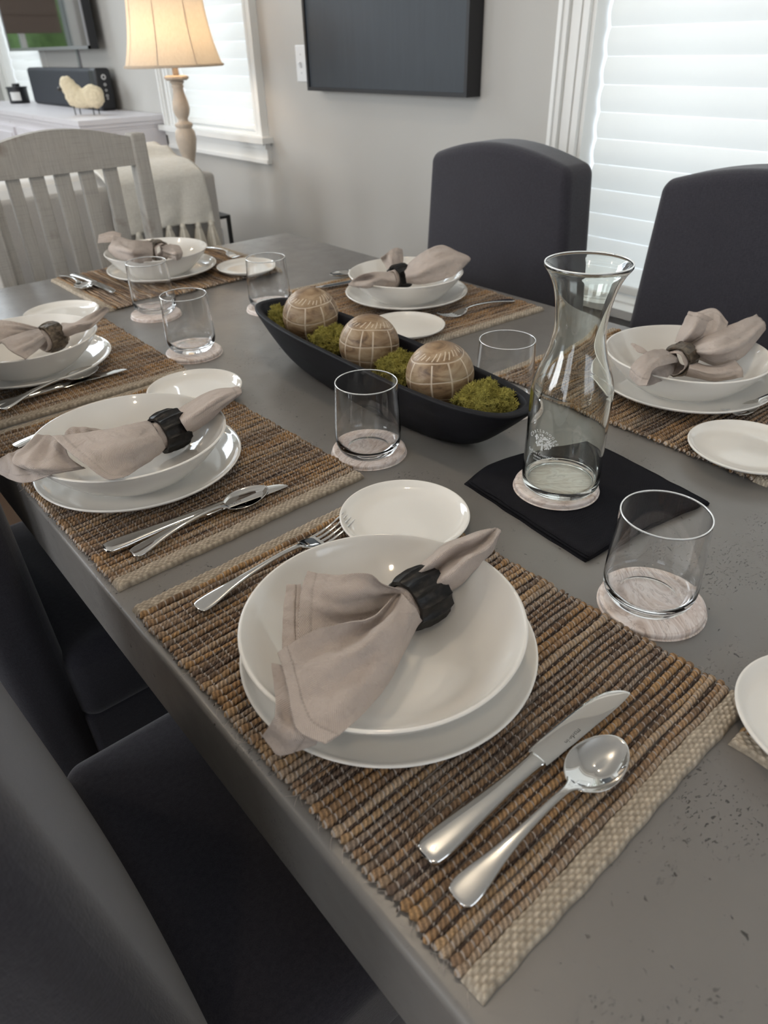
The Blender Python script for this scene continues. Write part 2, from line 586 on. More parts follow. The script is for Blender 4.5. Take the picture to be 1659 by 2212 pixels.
M['whitewash'] = t.m
t = NT('distressed_white_paint')
co = t.co()
n = t.noise(t.mp(co, (1, 6, 8)), 7, 5, 0.65)
t.base(t.mix(t.ramp(n, [(0.64, 0), (0.72, 1)]), (0.66, 0.63, 0.65), (0.24, 0.15, 0.11)))
t.P(Roughness=0.4)
M['distressed'] = t.m
M['sofa'] = cloth('oatmeal_sofa_linen', (0.40, 0.38, 0.36), (0.52, 0.50, 0.47), 0.1)
M['throw'] = cloth('cream_throw', (0.62, 0.59, 0.53), (0.78, 0.76, 0.70), 0.1, 260)
M['tassel'] = simple('cream_yarn', (0.62, 0.58, 0.50), 0.95, var=0.15, vscale=90, bump=0.4, bscale=400)
M['cushion'] = cloth('lit_sofa_linen', (0.68, 0.66, 0.63), (0.80, 0.78, 0.75), 0.1)  # paler sofa linen: window light on the cushion tops put into the colour
M['pillow'] = simple('ivory_pillow', (0.70, 0.66, 0.58), 0.95, var=0.08, vscale=40, bump=0.3, bscale=200)
M['lamp_wood'] = simple('pickled_lamp_wood', (0.50, 0.42, 0.34), 0.55, var=0.18, vscale=35)
M['plastic_black'] = simple('black_plastic', (0.012, 0.013, 0.016), 0.4)
M['speaker_cloth'] = simple('speaker_cloth', (0.018, 0.021, 0.028), 0.7, bump=0.3, bscale=900)
M['pale_print'] = simple('pale_print', (0.6, 0.6, 0.6), 0.5)
M['label_white'] = simple('label_paper', (0.7, 0.7, 0.68), 0.6)
M['fleece'] = simple('cream_fleece', (0.72, 0.62, 0.44), 1.0, var=0.15, vscale=120, bump=0.9, bscale=260)
M['wire'] = simple('dark_wire', (0.05, 0.045, 0.04), 0.5, metal=0.5)
M['silver'] = simple('silver_bezel', (0.35, 0.35, 0.37), 0.35, metal=0.7)
M['screen'] = NT('tv_glass').P(Base_Color=(0.42, 0.42, 0.42, 1), Metallic=1.0, Roughness=0.04).m
M['white_plastic'] = simple('white_plastic', (0.72, 0.73, 0.74), 0.3)
M['black_metal'] = simple('black_metal', (0.012, 0.012, 0.012), 0.45)
M['paper'] = simple('magazine_paper', (0.62, 0.63, 0.65), 0.5, var=0.2, vscale=60)
M['roman_shade'] = simple('taupe_roman_shade', (0.19, 0.145, 0.12), 0.9)
M['leaves'] = simple('tree_leaves', (0.17, 0.27, 0.085), 0.7, var=0.75, vscale=9)
t = NT('bulb_glow')
e = t.n('ShaderNodeEmission'); e.inputs[0].default_value = (1, 0.72, 0.42, 1); e.inputs[1].default_value = 30
t.l(e.outputs[0], t.out.inputs[0])
M['bulb'] = t.m

# ------------------------------------------------------------------ the room
T = 0.76          # table top
MT = T + 0.009    # top of a placemat
WX = 1.70         # face of the right wall

def struct(name, mb, mat, label, cat, **kw):
    return fix(mb.build(name, mat, None, smooth=False, **kw), label, cat, None, 'structure')

struct('floor', cube(MB(), (-3.1, -3.1, -0.06), (1.9, 6.8, 0.0)), M['floor'], 'brown oak plank floor under the table and chairs', 'floor')
WH = 4.4
struct('wall_upper', cube(MB(), (-3.1, 3.0, 2.605), (1.9, 3.1, WH)), M['wall'], 'greige bulkhead where the ceiling rises beyond the table', 'wall')
struct('ceiling_high', cube(MB(), (-3.1, 3.0, WH), (1.9, 6.8, WH + 0.06)), M['ceiling'], 'plain white high ceiling beyond the sofa', 'ceiling')
struct('ceiling', cube(MB(), (-3.1, -3.1, 2.6), (1.9, 3.1, 2.66)), M['ceiling'], 'plain white painted ceiling', 'ceiling')

W1 = (-0.60, 0.925, 0.58, 2.20)
W2 = (2.60, 3.38, 0.90, 2.15)
W3 = (5.17, 6.05, 0.90, 2.15)

def wall_x(mb, x0, x1, y0, y1, holes):
    H = WH
    y = y0
    for (a, b, z0, z1) in sorted(holes):
        cube(mb, (x0, y, 0), (x1, a, H))
        cube(mb, (x0, a, 0), (x1, b, z0))
        cube(mb, (x0, a, z1), (x1, b, H))
        y = b
    cube(mb, (x0, y, 0), (x1, y1, H))
    return mb

def wall_y(mb, y0, y1, x0, x1, holes):
    H = WH
    x = x0
    for (a, b, z0, z1) in sorted(holes):
        cube(mb, (x, y0, 0), (a, y1, H))
        cube(mb, (a, y0, 0), (b, y1, z0))
        cube(mb, (a, y0, z1), (b, y1, H))
        x = b
    cube(mb, (x, y0, 0), (x1, y1, H))
    return mb

struct('wall_right', wall_x(MB(), WX, WX + 0.15, -3.1, 6.8, [W1, W2, W3]), M['wall'], 'greige painted wall behind the slate chairs and black panel', 'wall')
struct('wall_left', wall_x(MB(), -3.15, -3.0, -3.1, 6.8, [(0.9, 2.4, 0.8, 2.3), (3.3, 4.8, 0.8, 2.3), (-1.4, -0.1, 0.8, 2.3)]), M['wall'], 'greige painted wall opposite the shaded windows', 'wall')
def end_wall():
    mb = wall_y(MB(), 6.5, 6.62, -3.0, WX, [(0.79, 1.56, 0.75, 1.95), (-2.4, -0.3, 0.75, 2.35)])
    # cut the upper window out of the plain slabs by building the band above 2.5 separately
    return mb
def end_wall_low():
    global WH
    keep, WH = WH, 2.5
    mb = end_wall()
    WH = keep
    for (a, b, c, d) in ((-3.0, -1.6, 2.5, WH), (1.4, WX, 2.5, WH), (-1.6, 1.4, 3.98, WH), (-1.6, 1.4, 2.5, 2.52)):
        cube(mb, (a, 6.5, c), (b, 6.62, d))
    return mb
struct('wall_back', end_wall_low(), M['wall'], 'greige end wall beyond the dresser', 'wall')
struct('wall_front', wall_y(MB(), -3.0, -2.88, -3.0, WX, [(-0.6, 1.0, 1.2, 2.3)]), M['wall'], 'greige wall behind the camera', 'wall')

def casing(name, win, label, sill=True, w=0.078):
    """window casing on the right wall: jambs, moulded trim, stool and apron"""
    y0, y1, z0, z1 = win
    f = MB()
    for (a, b) in ((y0, y0 + 0.018), (y1 - 0.018, y1)):
        cube(f, (WX + 0.0, a, z0), (WX + 0.149, b, z1))
    cube(f, (WX + 0.0, y0, z1 - 0.018), (WX + 0.149, y1, z1))
    cube(f, (WX + 0.0, y0, z0), (WX + 0.149, y1, z0 + 0.018))
    for (side, s) in ((y0, -1), (y1, 1)):
        for (o0, o1, d) in ((-0.006, 0.012, 0.014), (0.012, 0.018, 0.009), (0.018, 0.045, 0.016), (0.045, 0.051, 0.012), (0.051, 0.066, 0.026), (0.066, w, 0.034)):
            a, b = sorted((side + s * o0, side + s * o1))
            cube(f, (WX - d, a, z0 - 0.02 if sill else z0 - 0.07), (WX + 0.001, b, z1 + 0.07))
    cube(f, (WX - 0.024, y0 - w, z1), (WX + 0.001, y1 + w, z1 + 0.08))
    o = struct(name, f, M['trim'], label, 'window')
    if sill:
        s = MB()
        cube(s, (WX - 0.055, y0 - 0.11, z0 - 0.012), (WX + 0.12, y1 + 0.11, z0 + 0.012))
        s.build('sill', M['trim'], o, False)
        a = MB()
        cube(a, (WX - 0.020, y0 - 0.085, z0 - 0.095), (WX + 0.0, y1 + 0.085, z0 - 0.012))
        cube(a, (WX - 0.030, y0 - 0.088, z0 - 0.034), (WX - 0.001, y1 + 0.088, z0 - 0.0125))
        cube(a, (WX - 0.026, y0 - 0.0865, z0 - 0.093), (WX - 0.001, y1 + 0.0865, z0 - 0.078))
        a.build('apron', M['trim'], o, False)
    return o

casing('window_1', W1, 'tall white cased window behind the slate dining chairs')
casing('window_2', W2, 'white cased window behind the table lamp')
casing('window_3', W3, 'white cased window beyond the television')

# outer wall of the reveals so that the shades are lit only by their own opening
def shade(win, x, pitch, label, phase=0.0):
    y0, y1, z0, z1 = win
    y0 += 0.026
    y1 -= 0.026
    t = thing('window_shade', label, 'window shade', (WX, (y0 + y1) / 2, z0))
    L = (y1 - y0) / 2
    n = int((z1 - 0.03 - z0) / pitch)
    # one soft vane: a strip that bellies toward the room and tucks behind the next
    k = np.linspace(0, 1, 9)
    prof = np.stack([x - WX - 0.009 * np.sin(k * PI), k * (pitch - 0.0008)], -1)
    yy = np.array([-L, 0, L])
    V = np.array([[p[0], q, p[1]] for p in prof for q in yy])
    F = gridf(len(prof), 3)
    Vb = V + np.array([0.0012, 0, 0])
    mb = MB().add(V, F).add(Vb, F[:, ::-1])
    v0 = None
    for i in range(n):
        z = 0.035 + phase + i * pitch
        if v0 is None:
            v0 = mb.build('vane', M['vane'], t)
            v0.location = (0, 0, z)
        else:
            c = v0.copy()
            C.objects.link(c)
            c.location = (0, 0, z)
    b = rbox(0.012, L, 0.013, 0.008)
    b.xf(Matrix.Translation((x - WX, 0, 0.033)))
    b.build('bottom_rail', M['trim'], t)
    h = rbox(0.03, L, 0.03, 0.006)
    h.xf(Matrix.Translation((x - WX + 0.01, 0, z1 - z0 - 0.05)))
    h.build('head_rail', M['trim'], t)
    return t

shade(W1, WX + 0.06, 0.0645, 'closed soft white window shade behind the two slate chairs', 0.0)
shade(W2, WX + 0.06, 0.0645, 'closed soft white window shade behind the table lamp')
shade(W3, WX + 0.06, 0.0645, 'closed soft white window shade below and left of the television')

# windows outside the frame that light the room and show in the television
def plain_window(name, axis, pos, a, b, z0, z1, label):
    f = MB()
    w = 0.07
    for (p, q, r, s) in ((a - w, a, z0 - w, z1 + w), (b, b + w, z0 - w, z1 + w), (a, b, z1, z1 + w), (a, b, z0 - w, z0), ((a + b) / 2 - 0.02, (a + b) / 2 + 0.02, z0, z1)):
        if axis == 'x': cube(f, (pos - 0.02, p, r), (pos + 0.02, q, s))
        else: cube(f, (p, pos - 0.02, r), (q, pos + 0.02, s))
    return struct(name, f, M['trim'], label, 'window')
plain_window('window_4', 'x', -3.0, 0.9, 2.4, 0.8, 2.3, 'white framed window in the left wall nearest the table')
plain_window('window_5', 'x', -3.0, 3.3, 4.8, 0.8, 2.3, 'white framed window in the left wall beside the sofa')
plain_window('window_6', 'x', -3.0, -1.4, -0.1, 0.8, 2.3, 'white framed window in the left wall behind the camera')
plain_window('window_7', 'y', 6.5, 0.79, 1.56, 0.75, 1.95, 'white framed window in the end wall under a taupe shade')
plain_window('window_9', 'y', 6.5, -2.4, -0.3, 0.75, 2.35, 'wide white framed window in the end wall left of the taupe shade')
mu = MB()
for k in range(1, 6):
    cube(mu, (-2.4 + k * 0.35 - 0.011, 6.49, 0.75), (-2.4 + k * 0.35 + 0.011, 6.515, 2.35))
for k in range(1, 4):
    cube(mu, (-2.4, 6.492, 0.75 + k * 0.425 - 0.011), (-0.3, 6.513, 0.75 + k * 0.425 + 0.011))
mu.build('muntins', M['trim'], bpy.data.objects['window_9'], False)
plain_window('window_10', 'y', 6.5, -1.6, 1.4, 2.52, 3.98, 'wide white framed upper window high in the end wall')
mu = MB()
for k in range(1, 8):
    cube(mu, (-1.6 + k * 0.375 - 0.014, 6.49, 2.52), (-1.6 + k * 0.375 + 0.014, 6.515, 3.98))
for k in range(1, 3):
    cube(mu, (-1.6, 6.492, 2.52 + k * 0.487 - 0.014), (1.4, 6.513, 2.52 + k * 0.487 + 0.014))
mu.build('muntins', M['trim'], bpy.data.objects['window_10'], False)
plain_window('window_8', 'y', -2.88, -0.6, 1.0, 1.2, 2.3, 'white framed window in the wall behind the camera')
rs = MB()
for i in range(5):
    cube(rs, (0.865, 6.47 - 0.006 * (i % 2), 1.36 + i * 0.12), (1.54, 6.478 - 0.006 * (i % 2), 1.483 + i * 0.12))
fix(rs.build('roman_shade', M['roman_shade'], None, False), 'taupe roman shade half lowered over the end window', 'window shade')
# greenery outside the end window
tr = MB()
for i in range(70):
    cx, cy, cz, r = random.uniform(-2.0, 2.4), random.uniform(8.0, 9.0), random.uniform(0.1, 2.3), random.uniform(0.3, 0.6)
    V, F, uv = lathe([(r * math.sin(a) + 1e-4, -r * math.cos(a)) for a in np.linspace(0, PI, 9)], 12)
    d = np.array([1 + 0.35 * noise.noise(Vector(v * 5 + i)) for v in V])
    tr.add(V * d[:, None] + np.array((cx, cy, cz)), F)
fix(tr.build('garden_hedge', M['leaves']), 'green garden shrubs outside the end window', 'shrubs', None, 'stuff')

def added_ceiling_light(x, y, label):  # unseen lamps added for warm glints on plates and cutlery
    t = thing('added_ceiling_light', label, 'ceiling light', (x, y, 2.6), 0, 'added recessed ceiling lights')
    MB().add(*lathe([(0.055, -0.001), (0.085, -0.001), (0.085, -0.012), (0.075, -0.016), (0.055, -0.006)], 32)).build('trim_ring', M['trim'], t)
    V, F, uv = lathe([(0.0005, -0.006), (0.03, -0.010), (0.05, -0.006), (0.05, -0.001)], 24)
    MB().add(V, F).build('bulb', M['bulb'], t)
    d = bpy.data.lights.new('added_glint_lamp', 'POINT')
    d.energy = 7
    d.color = (1.0, 0.85, 0.66)
    d.shadow_soft_size = 0.05
    o = bpy.data.objects.new('added_glint_lamp', d)
    C.objects.link(o)
    o.location = (x, y, 2.50)
added_ceiling_light(0.55, 0.45, 'unseen recessed light added for warm glints above the middle of the table')
added_ceiling_light(-0.9, -0.9, 'unseen recessed light added for warm glints behind the camera')
added_ceiling_light(-1.1, 1.6, 'unseen recessed light added for warm glints left of the table')
added_ceiling_light(-0.6, 3.6, 'unseen recessed light added for warm glints above the sofa')

# ------------------------------------------------------------------ wall things
t = thing('wall_panel', 'large black framed canvas hanging on the greige wall', 'picture', (WX, 1.71, 1.095))
y0, y1, H = 1.295 - 1.71, 2.12 - 1.71, 1.0
fr = MB()
d0, d1 = -0.062, -0.002
fw = 0.012
cube(fr, (d0, y0, 0), (d1, y0 + fw, H))
cube(fr, (d0, y1 - fw, 0), (d1, y1, H))
cube(fr, (d0, y0 + fw, 0), (d1, y1 - fw, fw))
cube(fr, (d0, y0 + fw, H - fw), (d1, y1 - fw, H))
fr.build('frame', M['black_frame'], t, False)
cube(MB(), (d0 + 0.006, y0 + fw, fw), (d0 + 0.030, y1 - fw, H - fw)).build('canvas', M['canvas'], t, False)

t = thing('light_switch', 'white double light switch partly behind the black canvas', 'light switch', (WX, 2.211, 1.178))
rbox(0.0035, 0.058, 0.060, 0.003).build('plate', M['white_plastic'], t)
for k, yy in enumerate((0.024, -0.024)):
    g = rbox(0.003, 0.005, 0.011, 0.002)
    g.xf(Matrix.Translation((-0.0075, yy, 0.004 * (1 if k else -1))) @ Matrix.Rotation(0.5 if k else -0.5, 4, 'Y'))
    g.build('toggle', M['white_plastic'], t)
    for zz in (0.03, -0.03):
        V, F, uv = lathe([(0.0003, 0.0012), (0.002, 0.0009), (0.0028, 0)], 12)
        s = MB().add(V, F).xf(Matrix.Translation((-0.0035, yy, zz)) @ Matrix.Rotation(-R90, 4, 'Y'))
        s.build('screw', M['silver'], t)

# television on the wall over the dresser
t = thing('television', 'flat television with silver edge on the wall over the dresser', 'television', (1.60, 4.765, 1.245))
w2 = 0.695
b = MB()
cube(b, (0.004, -w2, 0), (0.05, w2, 0.80))
b.build('back_case', M['plastic_black'], t, False)
b = MB()
for (a, c) in (((-0.004, -w2, 0), (0.006, -w2 + 0.014, 0.80)), ((-0.004, w2 - 0.014, 0), (0.006, w2, 0.80)), ((-0.004, -w2, 0), (0.006, w2, 0.016)), ((-0.004, -w2, 0.786), (0.006, w2, 0.80))):
    cube(b, a, c)
b.build('bezel', M['silver'], t, False)
cube(MB(), (-0.001, -w2 + 0.014, 0.016), (0.004, w2 - 0.014, 0.786)).build('screen', M['screen'], t, False)
cube(MB(), (0.05, -0.15, 0.25), (0.0995, 0.15, 0.55)).build('wall_bracket', M['plastic_black'], t, False)
c = MB()
cube(c, (WX - 0.012, 4.50, 0.9565), (WX - 0.0005, 4.53, 1.262))
fix(c.build('cable_cover', M['silver'], None, False), 'thin grey cable strip running down from the television', 'cable')

# ------------------------------------------------------------------ dresser and what stands on it
DZ = 0.956
t = thing('dresser', 'distressed white painted dresser against the far wall', 'dresser', (1.465, 4.6, 0))
hx, hy = 0.225, 1.11
b = MB()
cube(b, (-hx + 0.015, -hy + 0.02, 0.10), (hx, hy - 0.02, DZ - 0.035))
b.build('carcass', M['distressed'], t, False)
tp = MB()
cube(tp, (-hx, -hy, DZ - 0.022), (hx + 0.003, hy, DZ))
cube(tp, (-hx + 0.006, -hy + 0.008, DZ - 0.040), (hx, hy - 0.008, DZ - 0.022))
cube(tp, (-hx + 0.012, -hy + 0.015, DZ - 0.052), (hx, hy - 0.015, DZ - 0.040))
tp.build('top', M['distressed'], t, False)
for r in range(2):
    for k in range(4):
        yc = -hy + 0.30 + k * 0.503
        zc = 0.76 - r * 0.28
        d = MB()
        cube(d, (-hx - 0.003, yc - 0.225, zc - 0.115), (-hx + 0.016, yc + 0.225, zc + 0.115))
        cube(d, (-hx - 0.010, yc - 0.19, zc - 0.085), (-hx - 0.002, yc + 0.19, zc + 0.085))
        dr = d.build('drawer', M['distressed'], t, False)
        V, F, uv = lathe([(0.0005, 0.03), (0.012, 0.027), (0.016, 0.018), (0.008, 0.008), (0.007, 0)], 20)
        kb = MB().add(V, F).xf(Matrix.Translation((-hx - 0.010, yc, zc)) @ Matrix.Rotation(-R90, 4, 'Y'))
        kb.build('knob', M['dark_leg'], dr)
for sx in (-1, 1):
    for sy in (-1, 1):
        V, F, uv = lathe([(0.0005, 0), (0.02, 0), (0.03, 0.05), (0.035, 0.10), (0.0005, 0.10)], 20, sx * 0.18, sy * 1.02)
        MB().add(V, F).build('leg', M['distressed'], t)

# long black speaker
t = thing('speaker', 'long black speaker box standing on the white dresser', 'speaker', (1.622, 4.605, DZ))
rbox(0.045, 0.555, 0.10, 0.02, 5, (0, 0.0, 0.1005)).build('cabinet', M['speaker_cloth'], t)
rbox(0.046, 0.05, 0.101, 0.018, 5, (0, -0.535, 0.1015)).build('end_cap', M['plastic_black'], t)
for k, (zz, r) in enumerate(((0.160, 0.013), (0.125, 0.007), (0.098, 0.006), (0.072, 0.007), (0.058, 0.005))):
    V, F, uv = lathe([(r * 0.55, 0.0), (r, 0.0), (r, 0.003), (r * 0.55, 0.003), (r * 0.55, 0.0)], 20)
    MB().add(V, F).xf(Matrix.Translation((0, -0.5845, zz)) @ Matrix.Rotation(R90, 4, 'X')).build('button', M['pale_print'], t)
V, F, uv = lathe([(0.008, 0), (0.012, 0), (0.012, 0.002), (0.008, 0.002), (0.008, 0)], 20)
MB().add(V, F).xf(Matrix.Translation((-0.0445, -0.16, 0.045)) @ Matrix.Rotation(-R90, 4, 'Y')).build('badge', M['pale_print'], t)

# fleecy sheep
def blob(balls, voxel, parent, name, mat, amp=0.0, scale=40):
    bm = bmesh.new()
    for (x, y, z, rx, ry, rz) in balls:
        m = Matrix.Translation((x, y, z)) @ Matrix.Diagonal((rx, ry, rz, 1))
        bmesh.ops.create_icosphere(bm, subdivisions=3, radius=1, matrix=m)
    me = bpy.data.meshes.new(name)
    bm.to_mesh(me); bm.free()
    o = bpy.data.objects.new(name, me)
    C.objects.link(o)
    md = o.modifiers.new('r', 'REMESH'); md.mode = 'VOXEL'; md.voxel_size = voxel
    sm = o.modifiers.new('s', 'SMOOTH'); sm.iterations = 6; sm.factor = 0.5
    bpy.context.view_layer.update()
    m2 = bpy.data.meshes.new_from_object(o.evaluated_get(bpy.context.evaluated_depsgraph_get()))
    bpy.data.objects.remove(o); bpy.data.meshes.remove(me)
    if amp:
        n = len(m2.vertices)
        co = np.zeros(n * 3); no = np.zeros(n * 3)
        m2.vertices.foreach_get('co', co)
        m2.vertices.foreach_get('normal', no)
        co = co.reshape(-1, 3); no = no.reshape(-1, 3)
        d = np.array([noise.noise(Vector(c * scale)) + 0.5 * noise.noise(Vector(c * scale * 2.3)) for c in co])
        m2.vertices.foreach_set('co', (co + no * d[:, None] * amp).ravel())
    m2.name = name
    m2.polygons.foreach_set('use_smooth', [True] * len(m2.polygons))
    m2.materials.clear(); m2.materials.append(mat)
    o = bpy.data.objects.new(name, m2)
    C.objects.link(o)
    if parent is not None: o.parent = parent
    return o

t = thing('sheep_figurine', 'fleecy cream toy sheep on wire legs on the dresser corner', 'figurine', (1.43, 3.86, DZ), math.radians(128))
blob([(-0.055, 0, 0.082, 0.058, 0.040, 0.056), (0.0, 0, 0.074, 0.07, 0.040, 0.046), (0.045, 0, 0.086, 0.055, 0.040, 0.056), (0.066, 0, 0.118, 0.044, 0.034, 0.044), (0.078, 0, 0.140, 0.040, 0.030, 0.036), (-0.080, 0, 0.084, 0.036, 0.034, 0.048)], 0.006, t, 'fleece', M['fleece'], 0.0045, 60)
blob([(0.126, 0, 0.118, 0.018, 0.010, 0.011), (0.112, 0, 0.124, 0.016, 0.013, 0.014)], 0.003, t, 'face', M['wire'])
for (x, y) in ((-0.062, -0.016), (-0.050, 0.016), (0.048, -0.016), (0.058, 0.016)):
    add_tube(MB(), [(x, y, 0.0), (x, y, 0.03), (x, y * 0.8, 0.06)], 0.003, 8).build('leg', M['wire'], t)

t = thing('candle_jar', 'small black candle jar with a white label on the dresser', 'candle', (1.53, 5.30, DZ))
V, F, uv = lathe([(0.0005, 0.0), (0.058, 0.0), (0.062, 0.004), (0.062, 0.082), (0.060, 0.086), (0.0005, 0.086)], 40)
MB().add(V, F).build('jar', M['plastic_black'], t, sharp=50)
V, F, uv = lathe([(0.0005, 0.086), (0.066, 0.086), (0.066, 0.094), (0.024, 0.096), (0.024, 0.112), (0.0005, 0.112)], 40)
MB().add(V, F).build('lid', M['plastic_black'], t, sharp=50)
a = np.linspace(math.radians(205), math.radians(265), 14)
V = np.array([[0.0626 * math.cos(q), 0.0626 * math.sin(q), z] for z in (0.018, 0.066) for q in a])
MB().add(V, gridf(2, 14)).build('label', M['label_white'], t)

# ------------------------------------------------------------------ lamp on its side table
t = thing('side_table', 'black metal side table beside the sofa with magazines below', 'side table', (1.335, 2.67, 0))
ST = 0.632
f = MB()
for sx in (-1, 1):
    for sy in (-1, 1):
        x, y = sx * 0.113, sy * 0.155
        add = MB()
        cube(add, (x - 0.007, y - 0.007, 0), (x + 0.007, y + 0.007, ST - 0.012))
        add.build('leg', M['black_metal'], t, False)
cube(MB(), (-0.12, -0.162, ST - 0.012), (0.12, 0.162, ST)).build('top', M['black_metal'], t, False)
cube(MB(), (-0.113, -0.155, 0.30), (0.113, 0.155, 0.31)).build('shelf', M['black_metal'], t, False)
for k in range(5):
    m = MB()
    cube(m, (0.030 + k * 0.013, -0.13, 0.3102), (0.039 + k * 0.013, 0.12, 0.585 - 0.012 * (k % 3)))
    o = m.build('magazine', M['paper'], None, False)
    o.location = (1.335, 2.67, 0)
    fix(o, 'upright magazine filed under the black side table', 'magazine', 'magazines filed under the side table')

t = thing('table_lamp', 'turned cream table lamp with linen bell shade before the window', 'lamp', (1.350, 2.60, ST))
z = lambda v: v - ST
prof = [(0.0005, 0.0), (0.085, 0.0), (0.086, 0.012), (0.07, 0.022), (0.05, 0.03), (0.035, 0.045), (0.028, 0.07), (0.034, 0.10), (0.042, 0.13), (0.040, 0.16), (0.026, 0.19),
        (0.020, z(0.835)), (0.024, z(0.85)), (0.034, z(0.885)), (0.042, z(0.925)), (0.040, z(0.952)), (0.030, z(0.968)), (0.036, z(0.974)), (0.036, z(0.982)), (0.022, z(0.990)), (0.020, z(1.0)),
        (0.029, z(1.015)), (0.034, z(1.035)), (0.031, z(1.058)), (0.023, z(1.085)), (0.020, z(1.105)), (0.024, z(1.112)), (0.021, z(1.118)), (0.028, z(1.128)), (0.024, z(1.133)), (0.0005, z(1.134))]
V, F, uv = lathe(prof, 40)
MB().add(V, F).build('turned_base', M['lamp_wood'], t, sharp=60)
V, F, uv = lathe([(0.0005, z(1.133)), (0.040, z(1.133)), (0.050, z(1.139)), (0.050, z(1.146)), (0.036, z(1.150)), (0.0005, z(1.150))], 8)
MB().add(V, F).build('drip_plate', M['lamp_wood'], t, False)
V, F, uv = lathe([(0.0005, z(1.15)), (0.012, z(1.15)), (0.012, z(1.22)), (0.0005, z(1.22))], 20)
MB().add(V, F).build('socket', M['lamp_wood'], t)
zz = np.linspace(0, 1, 22)
zb, zt = z(1.182), z(1.475)
seg = 64
th = np.linspace(0, 2 * PI, seg, endpoint=False)
def shade_r(k): return 0.138 + 0.050 * (1 - k) ** 2.6 + 0.004 * math.sin(k * PI)
Vo = np.array([[shade_r(k) * (1 - 0.010 * abs(math.sin(4 * q))) * math.cos(q), shade_r(k) * (1 - 0.010 * abs(math.sin(4 * q))) * math.sin(q), zb + (zt - zb) * k + 0.0] for k in zz for q in th])
MB().add(Vo, gridf(len(zz), seg, False, True)).build('lamp_shade', M['lamp_linen'], t)
for i in range(8):
    q = i * PI / 4
    add_tube(MB(), [(shade_r(k) * math.cos(q) * 0.992, shade_r(k) * math.sin(q) * 0.992, zb + (zt - zb) * k) for k in zz], 0.0022, 6).build('shade_rib', M['lamp_linen'], t)
for (k, rr) in ((0.0, 0.0045), (1.0, 0.0045)):
    ring = [(shade_r(k) * math.cos(q) * 0.996, shade_r(k) * math.sin(q) * 0.996, zb + (zt - zb) * k) for q in np.linspace(0, 2 * PI, 65)]
    add_tube(MB(), ring, rr, 8).build('shade_rim', M['lamp_linen'], t)
V, F, uv = lathe([(0.0005, z(1.22)), (0.014, z(1.235)), (0.028, z(1.275)), (0.024, z(1.305)), (0.0005, z(1.318))], 20)
MB().add(V, F).build('bulb', M['bulb'], t)
d = bpy.data.lights.new('lamp_bulb', 'POINT'); d.energy = 0.11; d.color = (1.0, 0.56, 0.26); d.shadow_soft_size = 0.035
o = bpy.data.objects.new('lamp_bulb', d); C.objects.link(o); o.location = (1.30, 2.545, 1.30)

# ------------------------------------------------------------------ sofa with throw and pillow
SY = 2.10
t = thing('sofa', 'oatmeal linen sofa seen from behind under a cream throw', 'sofa', (0.20, SY, 0))
rbox(0.995, 0.105, 0.335, 0.016, 5, (0.0, 0.106, 0.53)).build('backrest', M['sofa'], t)
rbox(0.985, 0.44, 0.14, 0.03, 4, (0, 0.46, 0.24)).build('seat_base', M['sofa'], t)
for s in (-1, 1):
    rbox(0.09, 0.36, 0.24, 0.03, 4, (s * 0.90, 0.575, 0.40)).build('arm', M['sofa'], t)
for k in (-1, 1):
    rbox(0.40, 0.33, 0.075, 0.04, 4, (k * 0.402, 0.55, 0.45)).build('seat_cushion', M['sofa'], t)
    rbox(0.40, 0.085, 0.175, 0.06, 5, (k * 0.402, 0.30, 0.70)).build('back_cushion', M['cushion'], t)  # lit look of these cushions comes from the paler linen colour
for sx in (-1, 1):
    for sy in (0.06, 0.84):
        cube(MB(), (sx * 0.93 - 0.03, sy - 0.03, 0), (sx * 0.93 + 0.03, sy + 0.03, 0.105)).build('leg', M['dark_leg'], t, False)

# cream throw over the sofa back
t = thing('throw_blanket', 'cream throw blanket with tassels draped over the sofa back', 'blanket', (0.960, SY, 0))
nu, nv = 46, 36
V = []
for i in range(nu):
    u = i / (nu - 1)
    for j in range(nv):
        w = j / (nv - 1) * 2 - 1
        x = w * (0.165 + 0.02 * u)
        fold = 0.012 * math.sin(x * 26 + 2 * u) + 0.006 * noise.noise(Vector((x * 12, u * 6, 0)))
        if u < 0.30:
            k = u / 0.30
            y, z2 = 0.37 - 0.23 * k, 0.905 + 0.03 * math.sin(k * PI) * (0.7 + 0.5 * noise.noise(Vector((x * 9, k * 4, 3)))) + 0.02 * math.exp(-((x + 0.05) / 0.06) ** 2)
            z2 += 0.03 * max(0, 1 - k * 1.2)
            y = max(y, 0.02)
        elif u < 0.42:
            k = (u - 0.30) / 0.12
            y, z2 = 0.14 - 0.158 * k, 0.905 - 0.033 * k + 0.012 * math.sin(k * PI)
        else:
            k = (u - 0.42) / 0.58
            y, z2 = -0.018 - 0.010 * k, 0.872 - 0.15 * k - 0.012 * abs(w) * k
            y -= abs(fold) * k
        V.append((x, y - 0.004, z2))
V = np.array(V)
uv = np.stack(np.meshgrid(np.linspace(0, 0.4, nu), np.linspace(0, 0.37, nv), indexing='ij'), -1).reshape(-1, 2)
cl = MB().add(V, gridf(nu, nv), uv).build('cloth', M['throw'], t)
sol = cl.modifiers.new('thick', 'SOLIDIFY'); sol.thickness = 0.007; sol.offset = 1
